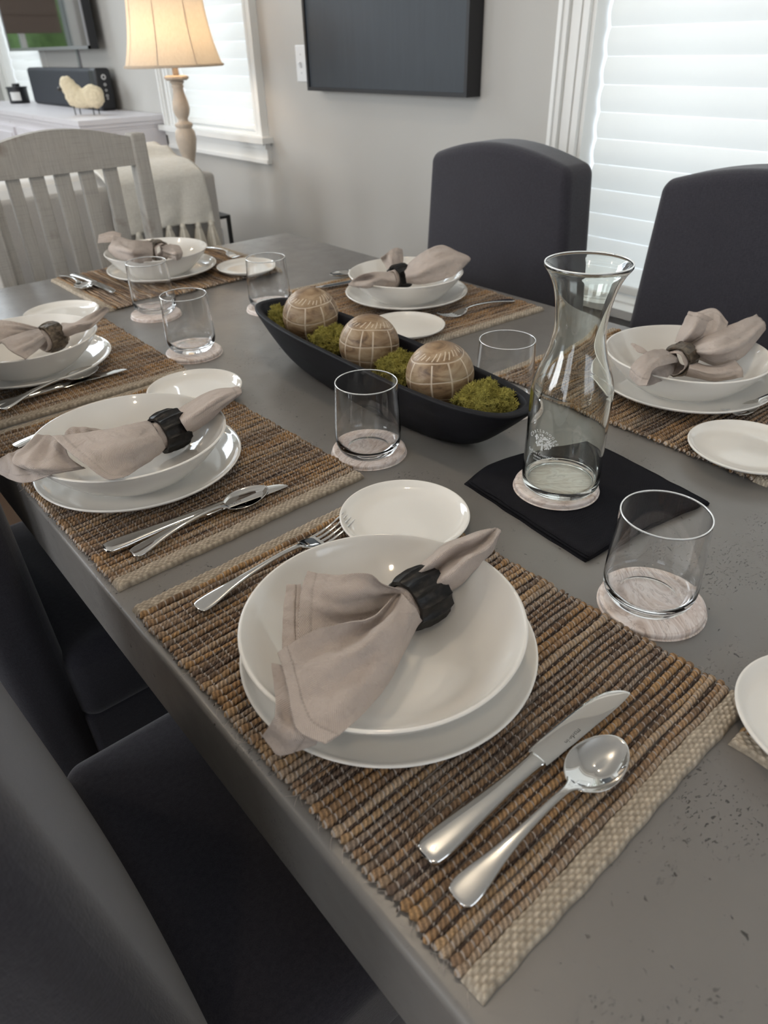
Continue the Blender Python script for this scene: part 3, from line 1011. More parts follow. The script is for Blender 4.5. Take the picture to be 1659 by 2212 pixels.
for k in range(7):
    x = -0.168 + k * 0.056 + random.uniform(-0.004, 0.004)
    z0 = 0.716 - 0.012 * abs(x / 0.2)
    y0 = -0.046
    g = MB()
    L = random.uniform(0.13, 0.17)
    for q in range(20):
        a = q * 2.4
        r1 = 0.019 * math.sqrt((q + 0.5) / 20)
        p0 = (x + 0.3 * r1 * math.cos(a), y0 + 0.3 * r1 * math.sin(a), z0)
        p1 = (x + 1.1 * r1 * math.cos(a), y0 + 0.8 * r1 * math.sin(a), z0 - 0.35 * L)
        p2 = (x + (k - 4) * 0.003 + 1.5 * r1 * math.cos(a + 0.3), y0 + 0.9 * r1 * math.sin(a), z0 - L + random.uniform(-0.006, 0.006))
        add_tube(g, spl([p0, p1, p2], 5), np.linspace(0.0045, 0.0055, 11), 6)
    V2, F2, uv2 = lathe([(0.0005, 0.012), (0.008, 0.010), (0.011, 0.0), (0.008, -0.010), (0.0005, -0.012)], 14, x, y0)
    V2[:, 2] += z0
    g.add(V2, F2)
    g.build('tassel', M['tassel'], t)

t = thing('throw_pillow', 'ivory pillow with a tan fringed corner above the sofa back', 'cushion', (0.80, SY + 0.475, 0.66))
blob([(0, 0, 0.10, 0.16, 0.05, 0.12), (-0.12, 0, 0.21, 0.05, 0.03, 0.05), (0.12, 0, 0.225, 0.05, 0.03, 0.05), (-0.13, 0, 0.0, 0.05, 0.03, 0.05), (0.13, 0, 0.0, 0.05, 0.03, 0.05), (0, 0, 0.19, 0.12, 0.035, 0.04)], 0.012, t, 'cover', M['pillow'])
g = MB()
for q in range(18):
    a = random.uniform(-0.9, 0.9)
    add_tube(g, spl([(0.14, 0, 0.255), (0.155 + 0.012 * a, 0.01 * a, 0.275), (0.165 + 0.03 * a, 0.016 * a, 0.270 - 0.012 * abs(a))], 3), 0.004, 6)
g.build('fringe', simple('tan_fringe', (0.45, 0.32, 0.22), 0.95), t)

# ------------------------------------------------------------------ table and chairs
TW, TY0, TY1 = 1.1064, -0.70, 1.525
t = thing('dining_table', 'long grey concrete topped dining table set for a meal', 'table', (TW / 2, (TY0 + TY1) / 2, 0))
rbox(TW / 2, (TY1 - TY0) / 2, 0.054, 0.007, 4, (0, 0, T - 0.054), 24).build('tabletop', M['concrete'], t)
for s in (-1, 1):
    rbox(0.145, 0.13, 0.322, 0.01, 3, (0.0, s * 0.78, 0.331), 4).build('pedestal', M['concrete'], t)
rbox(0.05, 0.65, 0.05, 0.008, 3, (0, 0, 0.12), 4).build('stretcher', M['concrete'], t)

def slate_chair(label, loc, rz, wb=0.258, wt=0.215, zt=1.0, rake=0.0, grp='slate upholstered dining chairs', piping=True):
    """parsons chair; local +x is the way the sitter faces, origin on the floor under the front of the backrest"""
    t = thing('dining_chair', label, 'chair', loc, rz, grp)
    zb = 0.30 if piping else 0.16
    hz = (zt - zb) / 2
    def shape(V):
        V = V.copy()
        k = np.clip((V[:, 2] + hz) / (2 * hz), 0, 1)
        w = wb + (wt - wb) * k ** 1.3
        c = np.clip(k - 0.55, 0, 1) / 0.45
        V[:, 2] += 0.040 * c * np.cos(np.clip(V[:, 1] / wb, -1, 1) * R90) ** 0.9
        V[:, 0] += -0.052 - rake * (V[:, 2] + hz + zb - 0.46) + 0.008 * np.cos(V[:, 1] / wb * R90) * (V[:, 0] > 0)
        V[:, 1] *= w / wb
        return V
    bk = rbox(0.052, wb, hz, 0.022 if piping else 0.044, 5, (0, 0, zb + hz), 16, shape).build('backrest', M['upholstery'], t)
    # welted seam round the sides of the backrest
    k = np.linspace(0.05, 0.965, 24)
    for s in ((-1, 1) if piping else ()):
        for xo in (-0.0075, -0.0965):
            P = [(xo - rake * (q * 2 * hz - 0.16) + 0.006 * 0, s * ((wb + (wt - wb) * q ** 1.3) - 0.0072), 0.30 + q * 2 * hz) for q in k]
            add_tube(MB(), P, 0.0025, 6).build('piping', M['upholstery'], bk)
    rbox(0.245, 0.236, 0.075, 0.03, 5, (0.238, 0, 0.385), 8).build('seat', M['upholstery'], t)
    rbox(0.24, 0.230, 0.05 if piping else 0.09, 0.012, 3, (0.236, 0, 0.275 if piping else 0.235), 4).build('seat_skirt', M['upholstery'], t)
    for sx in (0, 1):
        for sy in (-1, 1):
            x, y = -0.05 + sx * 0.49, sy * 0.20
            V, F = loft([(0.0, 0, 0, 0.015, 0.015), (0.12, 0, 0, 0.019, 0.019), (0.24, 0, 0, 0.022, 0.022)], 12, 5)
            m = MB(); m.add(V, F)
            m.xf(Matrix.Translation((x, y, 0)) @ Matrix.Rotation(-R90, 4, 'Y'))
            m.build('leg', M['dark_leg'], t)
    return t

slate_chair('slate dining chair tucked under the nearest edge, seat and backrest at lower left', (-0.100, 0.083, 0), 0.0, rake=0.115, wb=0.236, wt=0.225, piping=False)
slate_chair('slate dining chair at the second place on the near side, mostly in shadow', (-0.022, 0.735, 0), 0.0, rake=0.02, wb=0.236, wt=0.225, piping=False)
slate_chair('slate dining chair before the black canvas, facing the table across the far side', (1.245, 0.822, 0), PI)
slate_chair('slate dining chair cut off by the right frame edge before the bright shade', (1.245, 0.168, 0), PI)

# whitewashed slat back chair at the head of the table
CX, CY = 0.554, 1.75
t = thing('slat_back_chair', 'whitewashed wooden slat back chair at the far head of the table', 'chair', (CX, CY, 0))
def tilt(z): return 0.0
n = 40
xs = np.linspace(-0.205, 0.205, n)
arch = 1.035 + 0.034 * np.cos(xs / 0.205 * R90)
V = []
for y in (-0.016, 0.016):
    for (zz) in (np.full(n, 0.965), arch - 0.0):
        V.append(np.stack([xs, np.full(n, y), zz], -1))
V = np.concatenate(V)
F = []
for i in range(n - 1):
    a, b = i, i + 1
    F += [(a, b, n + b, n + a), (2 * n + b, 2 * n + a, 3 * n + a, 3 * n + b), (n + a, n + b, 3 * n + b, 3 * n + a), (b, a, 2 * n + a, 2 * n + b)]
F += [(0, n, 3 * n, 2 * n), (n - 1, 3 * n - 1, 4 * n - 1, 2 * n - 1)]
o = MB().add(V, F).build('top_rail', M['whitewash'], t, False)
for s in (-1, 1):
    rbox(0.021, 0.024, 0.522, 0.006, 3, (s * 0.221, 0, 0.522), 6).build('post', M['whitewash'], t)
for (a, b) in ((0.403, 0.437), (0.463, 0.500), (0.527, 0.568), (0.595, 0.635), (0.664, 0.702), (0.340, 0.376)):
    rbox((b - a) / 2, 0.009, 0.235, 0.003, 2, ((a + b) / 2 - CX, 0, 0.735), 3).build('slat', M['whitewash'], t)
rbox(0.205, 0.014, 0.03, 0.004, 2, (0, 0, 0.49), 3).build('lower_rail', M['whitewash'], t)
rbox(0.235, 0.20, 0.018, 0.01, 3, (0, -0.205, 0.457), 4).build('seat', M['whitewash'], t)
for sx in (-1, 1):
    rbox(0.022, 0.022, 0.219, 0.005, 2, (sx * 0.205, -0.37, 0.2195), 3).build('front_leg', M['whitewash'], t)

# ------------------------------------------------------------------ placemats
MW, MD = 0.48, 0.34
BW = 0.019

def make_mat(label, loc, rz):
    t = thing('placemat', label, 'placemat', loc, rz, 'woven jute placemats')
    r_ = np.random.default_rng(11)
    mb = MB()
    tans = 1.18 * np.array([(0.46, 0.275, 0.135), (0.52, 0.34, 0.185), (0.42, 0.265, 0.15), (0.56, 0.41, 0.275), (0.46, 0.345, 0.245), (0.50, 0.30, 0.14)])
    darks = np.array([(0.075, 0.052, 0.046), (0.10, 0.072, 0.062), (0.13, 0.095, 0.08)])
    y = BW - 0.0012
    ends = []
    def cord(yc, r, col, n, zc, loop):
        ov0, ov1 = r_.uniform(0.000, 0.004), r_.uniform(0.000, 0.004)
        x = np.arange(-ov0, MD + ov1, 0.0016)
        ph = yc * 0.0
        q = (x / 0.0096 + r_.uniform(-0.06, 0.06)) % 1.0
        q = np.minimum(q, 1 - q)
        pin = 1 - 0.20 * np.exp(-(q / 0.13) ** 2)
        rad = r * pin
        e0, e1 = x + ov0, (MD + ov1) - x
        e = np.minimum(e0, e1)
        if loop:
            rad = rad * (1 + 0.38 * np.exp(-((e - 0.0045) / 0.0045) ** 2))
        rad = rad * np.sqrt(np.clip(e / 0.0026, 0.02, 1))
        rad = rad * (1 + 0.10 * np.array([noise.noise(Vector((xx * 60, yc * 310, 4))) for xx in x]))
        zz = zc + 0.0007 * np.sin(x * 90 + yc * 500) - 0.0012 * np.exp(-e / 0.006)
        yy = yc + 0.0006 * np.sin(x * 60 + yc * 900) + np.where(e < 0.009, 0.0012 * (1 - e / 0.009) * (1 if loop else -1), 0)
        a = np.linspace(0, 2 * PI, n, endpoint=False)
        R, A = np.meshgrid(rad, a, indexing='ij')
        V = np.stack([np.repeat(x[:, None], n, 1), yy[:, None] + R * np.cos(A), np.maximum(0.0004, zz[:, None] + R * np.sin(A) * 0.95)], -1).reshape(-1, 3)
        uv = np.stack([np.repeat((x)[:, None], n, 1), A / (2 * PI)], -1).reshape(-1, 2)
        k = 0.86 + 0.28 * np.array([noise.noise(Vector((xx * 26, yc * 240, 2))) * 0.5 + 0.5 for xx in x])
        nzz = np.array([noise.noise(Vector((xx * 17, yc * 310, 9))) for xx in x])
        dk = np.clip((nzz - 0.12) / 0.2, 0, 1)[:, None] * 0.62
        cc = col[None, :] * k[:, None] * (1 - dk) + np.array((0.12, 0.085, 0.075)) * dk
        kk = np.repeat(cc[:, None, :], n, 1).reshape(-1, 3)
        mb.add(V, gridf(len(x), n, False, True), uv, kk)
    band = 0
    while y < MW - BW - 0.0035:
        g = noise.noise(Vector((y * 30, 0, 5)))
        r = float(np.clip(0.0028 + 0.0016 * g + r_.uniform(-0.0004, 0.0005), 0.0017, 0.0038))
        col = tans[r_.integers(len(tans))]
        if g < -0.1: col = col * 0.6 + np.array((0.20, 0.165, 0.145)) * 0.55
        cord(y + r, r, col, 10, 0.0048, True)
        y += 2 * r
        if r_.random() < 0.82:
            r2 = r_.uniform(0.0011, 0.0016)
            cord(y + r2 * 0.8, r2, darks[r_.integers(3)], 6, 0.0044, False)
            y += 1.6 * r2
    # thin base so that no table shows between the cords
    V = np.array([[xx, yy, zz] for xx in (0.004, MD - 0.004) for yy in (BW - 0.002, MW - BW + 0.002) for zz in (0.0006, 0.0022)])
    mb.add(V, [(0, 1, 3, 2), (4, 6, 7, 5), (0, 4, 5, 1), (2, 3, 7, 6), (0, 2, 6, 4), (1, 5, 7, 3)], None, (0.07, 0.05, 0.042))
    # loose fibres along the cut ends
    for q in range(70):
        s = r_.integers(2)
        x0 = (0.001 if s == 0 else MD - 0.001)
        sg = -1 if s == 0 else 1
        y0 = r_.uniform(0.004, MW - 0.004)
        L = r_.uniform(0.003, 0.011)
        P = spl([(x0, y0, 0.004), (x0 + sg * L * 0.5, y0 + r_.uniform(-0.005, 0.005), r_.uniform(0.002, 0.008)), (x0 + sg * L, y0 + r_.uniform(-0.008, 0.008), r_.uniform(0.0008, 0.005))], 4)
        add_tube(mb, P, 0.00016, 3, (0.5, 0.42, 0.32))
    mb.build('woven_field', M['jute'], t)
    # tightly woven pale bands along the two short ends
    nx, ny = 520, 36
    for s in (0, 1):
        bb = MB()
        xx = np.linspace(-0.001, MD + 0.001, nx)
        vv = np.linspace(0, 1, ny)
        X, Vv = np.meshgrid(xx, vv, indexing='ij')
        prof = np.clip(1 - np.abs(2 * Vv - 1) ** 5, 0, 1) ** 0.5
        p = 0.0031
        cellx = X / 0.0036
        celly = Vv * BW / p
        wv = np.abs(np.sin(PI * celly)) ** 0.6 * (0.55 + 0.45 * np.sin(PI * cellx + PI * np.floor(celly)))
        endp = np.clip(np.minimum(X + 0.001, MD + 0.001 - X) / 0.003, 0, 1) ** 0.5
        Z = 0.0004 + (0.0062 * prof + 0.0013 * wv * prof) * endp
        wob = 0.0005 * np.sin(xx * 35 + s) + 0.0004 * np.sin(xx * 170)
        Y = (0 if s == 0 else MW - BW) + Vv * BW + wob[:, None] + np.where(endp < 1, 0.0, 0.0)
        V = np.stack([X, Y, Z], -1).reshape(-1, 3)
        kk = np.array((0.60, 0.52, 0.415)) * (0.62 + 0.5 * wv.reshape(-1, 1))
        kk = kk * (0.85 + 0.35 * np.array([noise.noise(Vector((q[0] * 120, q[1] * 300, s))) for q in np.stack([X, Y], -1).reshape(-1, 2)]))[:, None]
        Vb = V.copy(); Vb[:, 2] = 0.0002
        bb.add(V, gridf(nx, ny)[:, ::-1] if False else gridf(nx, ny), np.stack([X, Vv], -1).reshape(-1, 2), kk)
        bb.add(Vb, gridf(nx, ny)[:, ::-1], None, (0.4, 0.35, 0.28))
        bb.build('border_band', M['border'], t)
    return t

mat0 = make_mat('woven jute placemat at the nearest setting, under the knife and spoon in front', (0.0166, -0.3075, T), 0.0179)
dup(mat0, (0.0099, 0.2097, T), 0.0212, 'woven jute placemat at the second setting along the near side', 'woven jute placemats')
dup(mat0, (0.0091, 0.7095, T), -0.0106, 'woven jute placemat at the third setting, cut off at the left edge', 'woven jute placemats')
dup(mat0, (0.3817 + 0.48, 1.1593, T), R90 + 0.020, 'woven jute placemat at the far head before the slat back chair', 'woven jute placemats')
dup(mat0, (0.7243, 0.511, T), -0.0538, 'woven jute placemat on the far side before the slate chair with the black canvas behind', 'woven jute placemats')
dup(mat0, (0.7116, -0.1466, T), -0.0224, 'woven jute placemat on the far side at right, behind the carafe', 'woven jute placemats')
dup(mat0, (0.783, -0.650, T), R90, 'woven jute placemat corner showing at the right edge under a cropped small plate', 'woven jute placemats')

# ------------------------------------------------------------------ crockery
def crock(name, label, cat, prof, loc, group, seg=128):
    P = np.concatenate([spl(p, 6) for p in prof])
    V, F, uv = lathe(P, seg)
    o = MB().add(V, F).build(name, M['ceramic'], None, sharp=70, weld=True)
    o.location = loc
    return fix(o, label, cat, group)

plate_prof = [[(0.0003, 0.0014), (0.070, 0.0014), (0.074, 0.0), (0.078, 0.0), (0.082, 0.0018), (0.105, 0.0058), (0.128, 0.0150), (0.1322, 0.0178), (0.1332, 0.0196), (0.1318, 0.0206), (0.1295, 0.0196),
               (0.122, 0.0136), (0.108, 0.0084), (0.090, 0.0056), (0.060, 0.0048), (0.0003, 0.0046)]]
bowl_prof = [[(0.0003, 0.0016), (0.056, 0.0016), (0.059, 0.0), (0.064, 0.0), (0.067, 0.0022), (0.083, 0.0118), (0.101, 0.0278), (0.1155, 0.0450), (0.1222, 0.0550), (0.1226, 0.0567), (0.1209, 0.0574), (0.1190, 0.0560),
              (0.1110, 0.0440), (0.097, 0.0285), (0.080, 0.0145), (0.064, 0.0075), (0.040, 0.0058), (0.0003, 0.0055)]]
side_prof = [[(0.0003, 0.0012), (0.040, 0.0012), (0.043, 0.0), (0.047, 0.0), (0.050, 0.0014), (0.062, 0.0040), (0.0735, 0.0105), (0.0757, 0.0124), (0.0758, 0.0139), (0.0744, 0.0145), (0.0725, 0.0136),
              (0.066, 0.0088), (0.056, 0.0058), (0.045, 0.0047), (0.020, 0.0045), (0.0003, 0.0045)]]

where = {1: 'at the nearest setting', 2: 'at the second setting on the near side', 3: 'at the third setting, cut by the left edge', 4: 'at the far head before the slat back chair', 5: 'on the far side before the black canvas', 6: 'at right behind the carafe'}
plates = {1: (0.1552, -0.0594), 2: (0.1362, 0.4253), 3: (0.1500, 0.9017), 4: (0.6014, 1.326), 5: (0.8950, 0.7400), 6: (0.8930, 0.0800)}
bowls = {1: (0.1438, -0.0663), 2: (0.1267, 0.4166), 3: (0.1425, 0.8942), 4: (0.5905, 1.3184), 5: (0.8859, 0.7316), 6: (0.8877, 0.0806)}
sides = {1: (0.3113, 0.0932), 2: (0.3062, 0.5969), 3: (0.2884, 1.1552), 4: (0.766, 1.1936), 5: (0.7554, 0.5851), 6: (0.7583, -0.0933), 7: (0.3692, -0.3601)}
p0 = b0 = s0 = None
for k, (x, y) in plates.items():
    lb = 'round white dinner plate under the bowl ' + where[k]
    if p0 is None: p0 = crock('dinner_plate', lb, 'plate', plate_prof, (x, y, MT), 'white dinner plates')
    else: dup(p0, (x, y, MT), 0, lb, 'white dinner plates')
BZ = MT + 0.0050
for k, (x, y) in bowls.items():
    lb = 'white coupe bowl holding the folded napkin ' + where[k]
    if b0 is None: b0 = crock('bowl', lb, 'bowl', bowl_prof, (x, y, BZ), 'white coupe bowls')
    else: dup(b0, (x, y, BZ), 0, lb, 'white coupe bowls')
side_lb = {1: 'small white side plate behind the bowl nearest the camera', 2: 'small white side plate behind the second bowl on the near side', 3: 'small white side plate behind the left cropped bowl', 4: 'small white side plate right of the bowl at the far head',
           5: 'small white side plate between the carved balls and the far bowl', 6: 'small white side plate at right before the cropped fork', 7: 'small white side plate cut off at the right edge, low in the picture'}
for k, (x, y) in sides.items():
    on_mat = True
    zz = MT
    if s0 is None: s0 = crock('side_plate', side_lb[k], 'plate', side_prof, (x, y, zz), 'small white side plates')
    else: dup(s0, (x, y, zz), 0, side_lb[k], 'small white side plates')

# ------------------------------------------------------------------ coasters, tumblers, carafe
def coaster(label, x, y, z, rz):
    V, F, uv = lathe(np.concatenate([spl([(0.0003, 0.0), (0.049, 0.0), (0.0512, 0.0010), (0.0518, 0.0035), (0.0513, 0.0060), (0.0495, 0.0071), (0.045, 0.0073), (0.0003, 0.0073)], 5)]), 72)
    o = MB().add(V, F).build('coaster', M['marble'], None, weld=True)
    o.location = (x, y, z)
    o.rotation_euler = (0, 0, rz)
    return fix(o, label, 'coaster', 'round pink marble coasters')

cz = T
coasters = {1: (0.4069, -0.1735, 'round pink marble coaster under the tumbler nearest the camera'), 2: (0.4006, 0.268, 'round pink marble coaster under the tumbler before the black tray'),
            3: (0.4020, 0.7888, 'round pink marble coaster under the tumbler left of the tray'), 4: (0.4517, 1.0566, 'round pink marble coaster under the tumbler before the far head bowl'),
            5: (0.654, 0.9144, 'round pink marble coaster half hidden behind the far end of the tray'), 6: (0.6472, 0.2391, 'round pink marble coaster behind the near end of the tray')}
c0 = None
for k, (x, y, lb) in coasters.items():
    if c0 is None: c0 = coaster(lb, x, y, T, 0.9)
    else: dup(c0, (x, y, T), 0.9 + 1.3 * k, lb, 'round pink marble coasters')

tum = np.concatenate([
    spl([(0.0003, 0.0012), (0.024, 0.0010), (0.031, 0.0), (0.036, 0.0022), (0.0415, 0.0085), (0.0447, 0.018), (0.0452, 0.030), (0.0442, 0.055), (0.0427, 0.080), (0.0418, 0.0990), (0.0416, 0.1008), (0.0409, 0.1016), (0.0401, 0.1008), (0.0400, 0.0990),
         (0.0410, 0.080), (0.0428, 0.055), (0.0438, 0.030), (0.0430, 0.021), (0.0395, 0.0140), (0.0330, 0.0102), (0.020, 0.0088), (0.0003, 0.0084)], 6)])
tumblers = {1: (0.4052, -0.168, 'clear glass tumbler nearest the camera, right of the napkin plate'), 2: (0.3960, 0.263, 'clear glass tumbler before the middle of the black tray'),
            3: (0.4040, 0.796, 'clear glass tumbler left of the tray, in front of the far head setting'), 4: (0.4570, 1.068, 'clear glass tumbler standing before the far head bowl'),
            5: (0.654, 0.9144, 'clear glass tumbler behind the far end of the tray'), 6: (0.6472, 0.2391, 'clear glass tumbler behind the near end of the tray, left of the carafe')}
g0 = None
for k, (x, y, lb) in tumblers.items():
    if g0 is None:
        V, F, uv = lathe(tum, 96)
        g0 = MB().add(V, F).build('tumbler', M['glass'], None, weld=True)
        g0.location = (x, y, T + 0.0074)
        th = np.linspace(0, 2 * PI, 97)
        add_tube(MB(), [(0.0409 * math.cos(q), 0.0409 * math.sin(q), 0.1017) for q in th], 0.00075, 8).build('rim', M['rim_glint'], g0)  # whitish bead paints the glint along the tumbler rim
        fix(g0, lb, 'glass', 'clear glass tumblers')
    else:
        dup(g0, (x, y, T + 0.0074), 0, lb, 'clear glass tumblers')

# folded black napkin, coaster and carafe
def sheet(P, n, thick, wr=0.0, seed=0, sub=None):
    """smooth cloth patch through a grid of control points"""
    A = spl(P, n)
    B = spl(np.swapaxes(A, 0, 1), n)
    S = np.swapaxes(B, 0, 1)
    du = np.linalg.norm(np.diff(S, axis=0), axis=2).mean(1)
    dv = np.linalg.norm(np.diff(S, axis=1), axis=2).mean(0)
    u = np.concatenate([[0], np.cumsum(du)])
    v = np.concatenate([[0], np.cumsum(dv)])
    uv = np.stack(np.meshgrid(u, v, indexing='ij'), -1)
    if wr:
        gu = np.gradient(S, axis=0)
        gv = np.gradient(S, axis=1)
        N = np.cross(gu, gv)
        N /= np.linalg.norm(N, axis=2, keepdims=True) + 1e-12
        for i in range(S.shape[0]):
            for j in range(S.shape[1]):
                q = Vector((uv[i, j, 0] * 26, uv[i, j, 1] * 34, seed))
                S[i, j] += N[i, j] * wr * (noise.noise(q) + 0.5 * noise.noise(q * 2.3))
    return S, uv

P = np.array([[(0.4360, 0.117), (0.500, 0.128), (0.570, 0.112), (0.645, 0.078)],
              [(0.4290, 0.050), (0.500, 0.055), (0.570, 0.040), (0.640, 0.012)],
              [(0.4210, -0.020), (0.490, -0.020), (0.560, -0.030), (0.630, -0.055)],
              [(0.4150, -0.088), (0.480, -0.092), (0.552, -0.102), (0.620, -0.119)]])
nap = MB()
for lay in range(4):
    g = 0.0035 * (3 - lay) * 0.35
    ctr = P.reshape(-1, 2).mean(0)
    Q = ctr + (P - ctr) * (1.0 - 0.012 * lay) + np.array((0.002 * math.sin(lay * 2), -0.003 * lay * 0.5))
    Z = np.full(Q.shape[:2] + (1,), 0.0014 + 0.0021 * lay)
    S, uv = sheet(np.concatenate([Q, Z], -1), 10, 0, 0.0, lay)
    nu, nv = S.shape[:2]
    for i in range(nu):
        for j in range(nv):
            e = min(i, nu - 1 - i, j, nv - 1 - j)
            S[i, j, 2] += 0.0011 * noise.noise(Vector((S[i, j, 0] * 34, S[i, j, 1] * 34, lay * 0.15))) * (1 if e > 1 else 0.4) - (0.0010 if e == 0 else 0.0003 if e == 1 else 0) + (0.0007 if e in (3, 4) else 0)
            if e < 3:
                S[i, j, 0] += 0.0016 * noise.noise(Vector((S[i, j, 0] * 40, S[i, j, 1] * 40, lay + 7)))
                S[i, j, 1] += 0.0016 * noise.noise(Vector((S[i, j, 0] * 40, S[i, j, 1] * 40, lay + 17)))
            S[i, j, 2] = max(S[i, j, 2], 0.0008)
    nap.add(S.reshape(-1, 3), gridf(nu, nv), uv.reshape(-1, 2))
o = nap.build('napkin', M['black_linen'], None)
o.location = (0, 0, T)
sm = o.modifiers.new('thick', 'SOLIDIFY'); sm.thickness = 0.0014; sm.offset = 0
fix(o, 'folded black cloth napkin lying flat under the carafe', 'napkin')

NZ = T + 0.0098
dup(c0, (0.5035, 0.0235, NZ), 2.2, 'round pink marble coaster on the black napkin under the carafe', 'round pink marble coasters')
CXY = (0.5065, 0.0210)
CZ = NZ + 0.0074
t = thing('carafe', 'clear glass carafe with flared lip and white crest print', 'carafe', (CXY[0], CXY[1], CZ))
outer = [(0.0003, 0.0016), (0.036, 0.0014), (0.043, 0.0004), (0.0462, 0.004), (0.0470, 0.012), (0.0468, 0.060), (0.0467, 0.120), (0.0458, 0.132), (0.0415, 0.147), (0.0345, 0.166), (0.0292, 0.187), (0.0282, 0.204), (0.0300, 0.224), (0.0340, 0.2425), (0.0400, 0.2560), (0.0445, 0.2625), (0.0458, 0.2648), (0.0453, 0.2672), (0.0436, 0.2665)]
inner = [(0.0386, 0.2585), (0.0322, 0.2440), (0.0278, 0.224), (0.0258, 0.204), (0.0268, 0.187), (0.0320, 0.166), (0.0390, 0.147), (0.0434, 0.131), (0.0443, 0.118), (0.0444, 0.060), (0.0443, 0.016), (0.0420, 0.0105), (0.034, 0.0085), (0.0003, 0.0080)]
V, F, uv = lathe(spl(outer + inner, 6), 128)
body = MB().add(V, F).build('glass_body', M['carafe_glass'], t, weld=True)
add_tube(MB(), [(0.0450 * math.cos(q), 0.0450 * math.sin(q), 0.2674) for q in np.linspace(0, 2 * PI, 129)], 0.0009, 8).build('lip', M['rim_glint'], t)  # the lip's bright line is painted by this whitish bead
# white print wrapped on the glass: arched name, tree crest and three lines
RC = 0.04705
def wrap(name, V, F, ang0, z0, M_=M['etch']):
    a = ang0 + V[:, 0] / RC
    W = np.stack([RC * np.cos(a), RC * np.sin(a), z0 + V[:, 1]], -1)
    return mesh_raw(name, W, F, M_, body)
A0 = math.radians(182)
for (txt, size, z0) in (('Golf and Country Club', 0.0046, 0.0560), ('MEMBER-GUEST', 0.0032, 0.0514), ('CHAMPIONSHIP', 0.0032, 0.0476)):
    V, F = text_mesh(txt, size)
    wrap('lettering', V, F, A0, z0)
word = 'Chattanooga'
VV, FF = [], []
for i, ch in enumerate(word):
    V, F = text_mesh(ch, 0.0068)
    ph = (i - (len(word) - 1) / 2) * -0.225
    Rr = 0.0185
    cth, sth = math.cos(ph), math.sin(ph)
    X = V[:, 0] * cth - (V[:, 1]) * sth + (-math.sin(ph)) * Rr
    Y = V[:, 0] * sth + (V[:, 1]) * cth + math.cos(ph) * Rr
    b = sum(len(q) for q in VV)
    VV.append(np.stack([X, Y, 0 * X], -1))
    FF += [tuple(np.array(f) + b) for f in F]
wrap('lettering', np.concatenate(VV), FF, A0, 0.0675)
VV, FF, nb = [], [], 0
r_ = np.random.default_rng(3)
for q in range(150):
    a, r = r_.uniform(0, 2 * PI), 0.0125 * math.sqrt(r_.uniform())
    cx, cy = r * math.cos(a) * 1.15, 0.0105 + r * math.sin(a) * 0.72
    if abs(cx) < 0.004 and cy < 0.004: continue
    s = r_.uniform(0.0005, 0.0013)
    k = 6
    th = np.linspace(0, 2 * PI, k, endpoint=False) + r_.uniform(0, 6)
    VV.append(np.stack([cx + s * np.cos(th) * r_.uniform(0.5, 1.4), cy + s * np.sin(th), 0 * th], -1))
    FF.append(tuple(range(nb, nb + k)))
    nb += k
VV.append(np.array([(-0.0016, -0.001, 0), (0.0016, -0.001, 0), (0.0009, 0.008, 0), (-0.0009, 0.008, 0)])); FF.append((nb, nb + 1, nb + 2, nb + 3))
wrap('crest', np.concatenate(VV), FF, A0, 0.0640)

# ------------------------------------------------------------------ black dough bowl with moss and carved balls
t_ang = math.radians(-2.0)
TRX, TRY = 0.5235, 0.405
RIMZ = 0.083
def tray_ring(a, L, Wd, z, n=96, p=2.7):
    th = np.linspace(0, 2 * PI, n, endpoint=False)
    c, s = np.cos(th), np.sin(th)
    x = Wd * np.sign(c) * np.abs(c) ** (2 / p)
    y = L * np.sign(s) * np.abs(s) ** (2 / p)
    return np.stack([x, y, np.full(n, z) if np.isscalar(z) else z], -1)
rows = []
th = np.linspace(0, 2 * PI, 96, endpoint=False)
lift = 0.004 * np.abs(np.sin(th)) ** 3
for (k, L, Wd, z, p) in ((0, 0.0005, 0.0005, 0.0006, 2), (1, 0.17, 0.028, 0.0004, 2.2), (2, 0.205, 0.037, 0.002, 2.3), (3, 0.245, 0.048, 0.017, 2.5), (4, 0.283, 0.060, 0.045, 2.7), (5, 0.309, 0.0672, 0.072, 2.9), (6, 0.3165, 0.0690, RIMZ - 0.002, 3.0), (7, 0.3165, 0.0688, RIMZ + 0.001, 3.0),
                         (8, 0.313, 0.066, RIMZ + 0.002, 3.0), (9, 0.304, 0.0605, RIMZ + 0.001, 3.0), (10, 0.300, 0.058, RIMZ - 0.003, 2.9), (11, 0.282, 0.052, 0.058, 2.7), (12, 0.245, 0.042, 0.030, 2.5), (13, 0.19, 0.030, 0.016, 2.3), (14, 0.0005, 0.0005, 0.013, 2)):
    R = tray_ring(th, L, Wd, z, 96, p)
    if z > 0.04: R[:, 2] += lift
    nz = np.array([noise.noise(Vector((q[0] * 14, q[1] * 14, q[2] * 14))) for q in R])
    if 2 < k < 14: R *= (1 + 0.012 * nz)[:, None] * np.array((1, 1, 0)) + np.array((0, 0, 1))
    rows.append(R)
S = spl(np.array(rows), 4)
o = MB().add(S.reshape(-1, 3), gridf(S.shape[0], 96, False, True)).build('dough_bowl', M['tray'], None, weld=True)
o.location = (TRX, TRY, T)
o.rotation_euler = (0, 0, t_ang)
fix(o, 'long black wooden dough bowl with moss and three balls', 'tray')

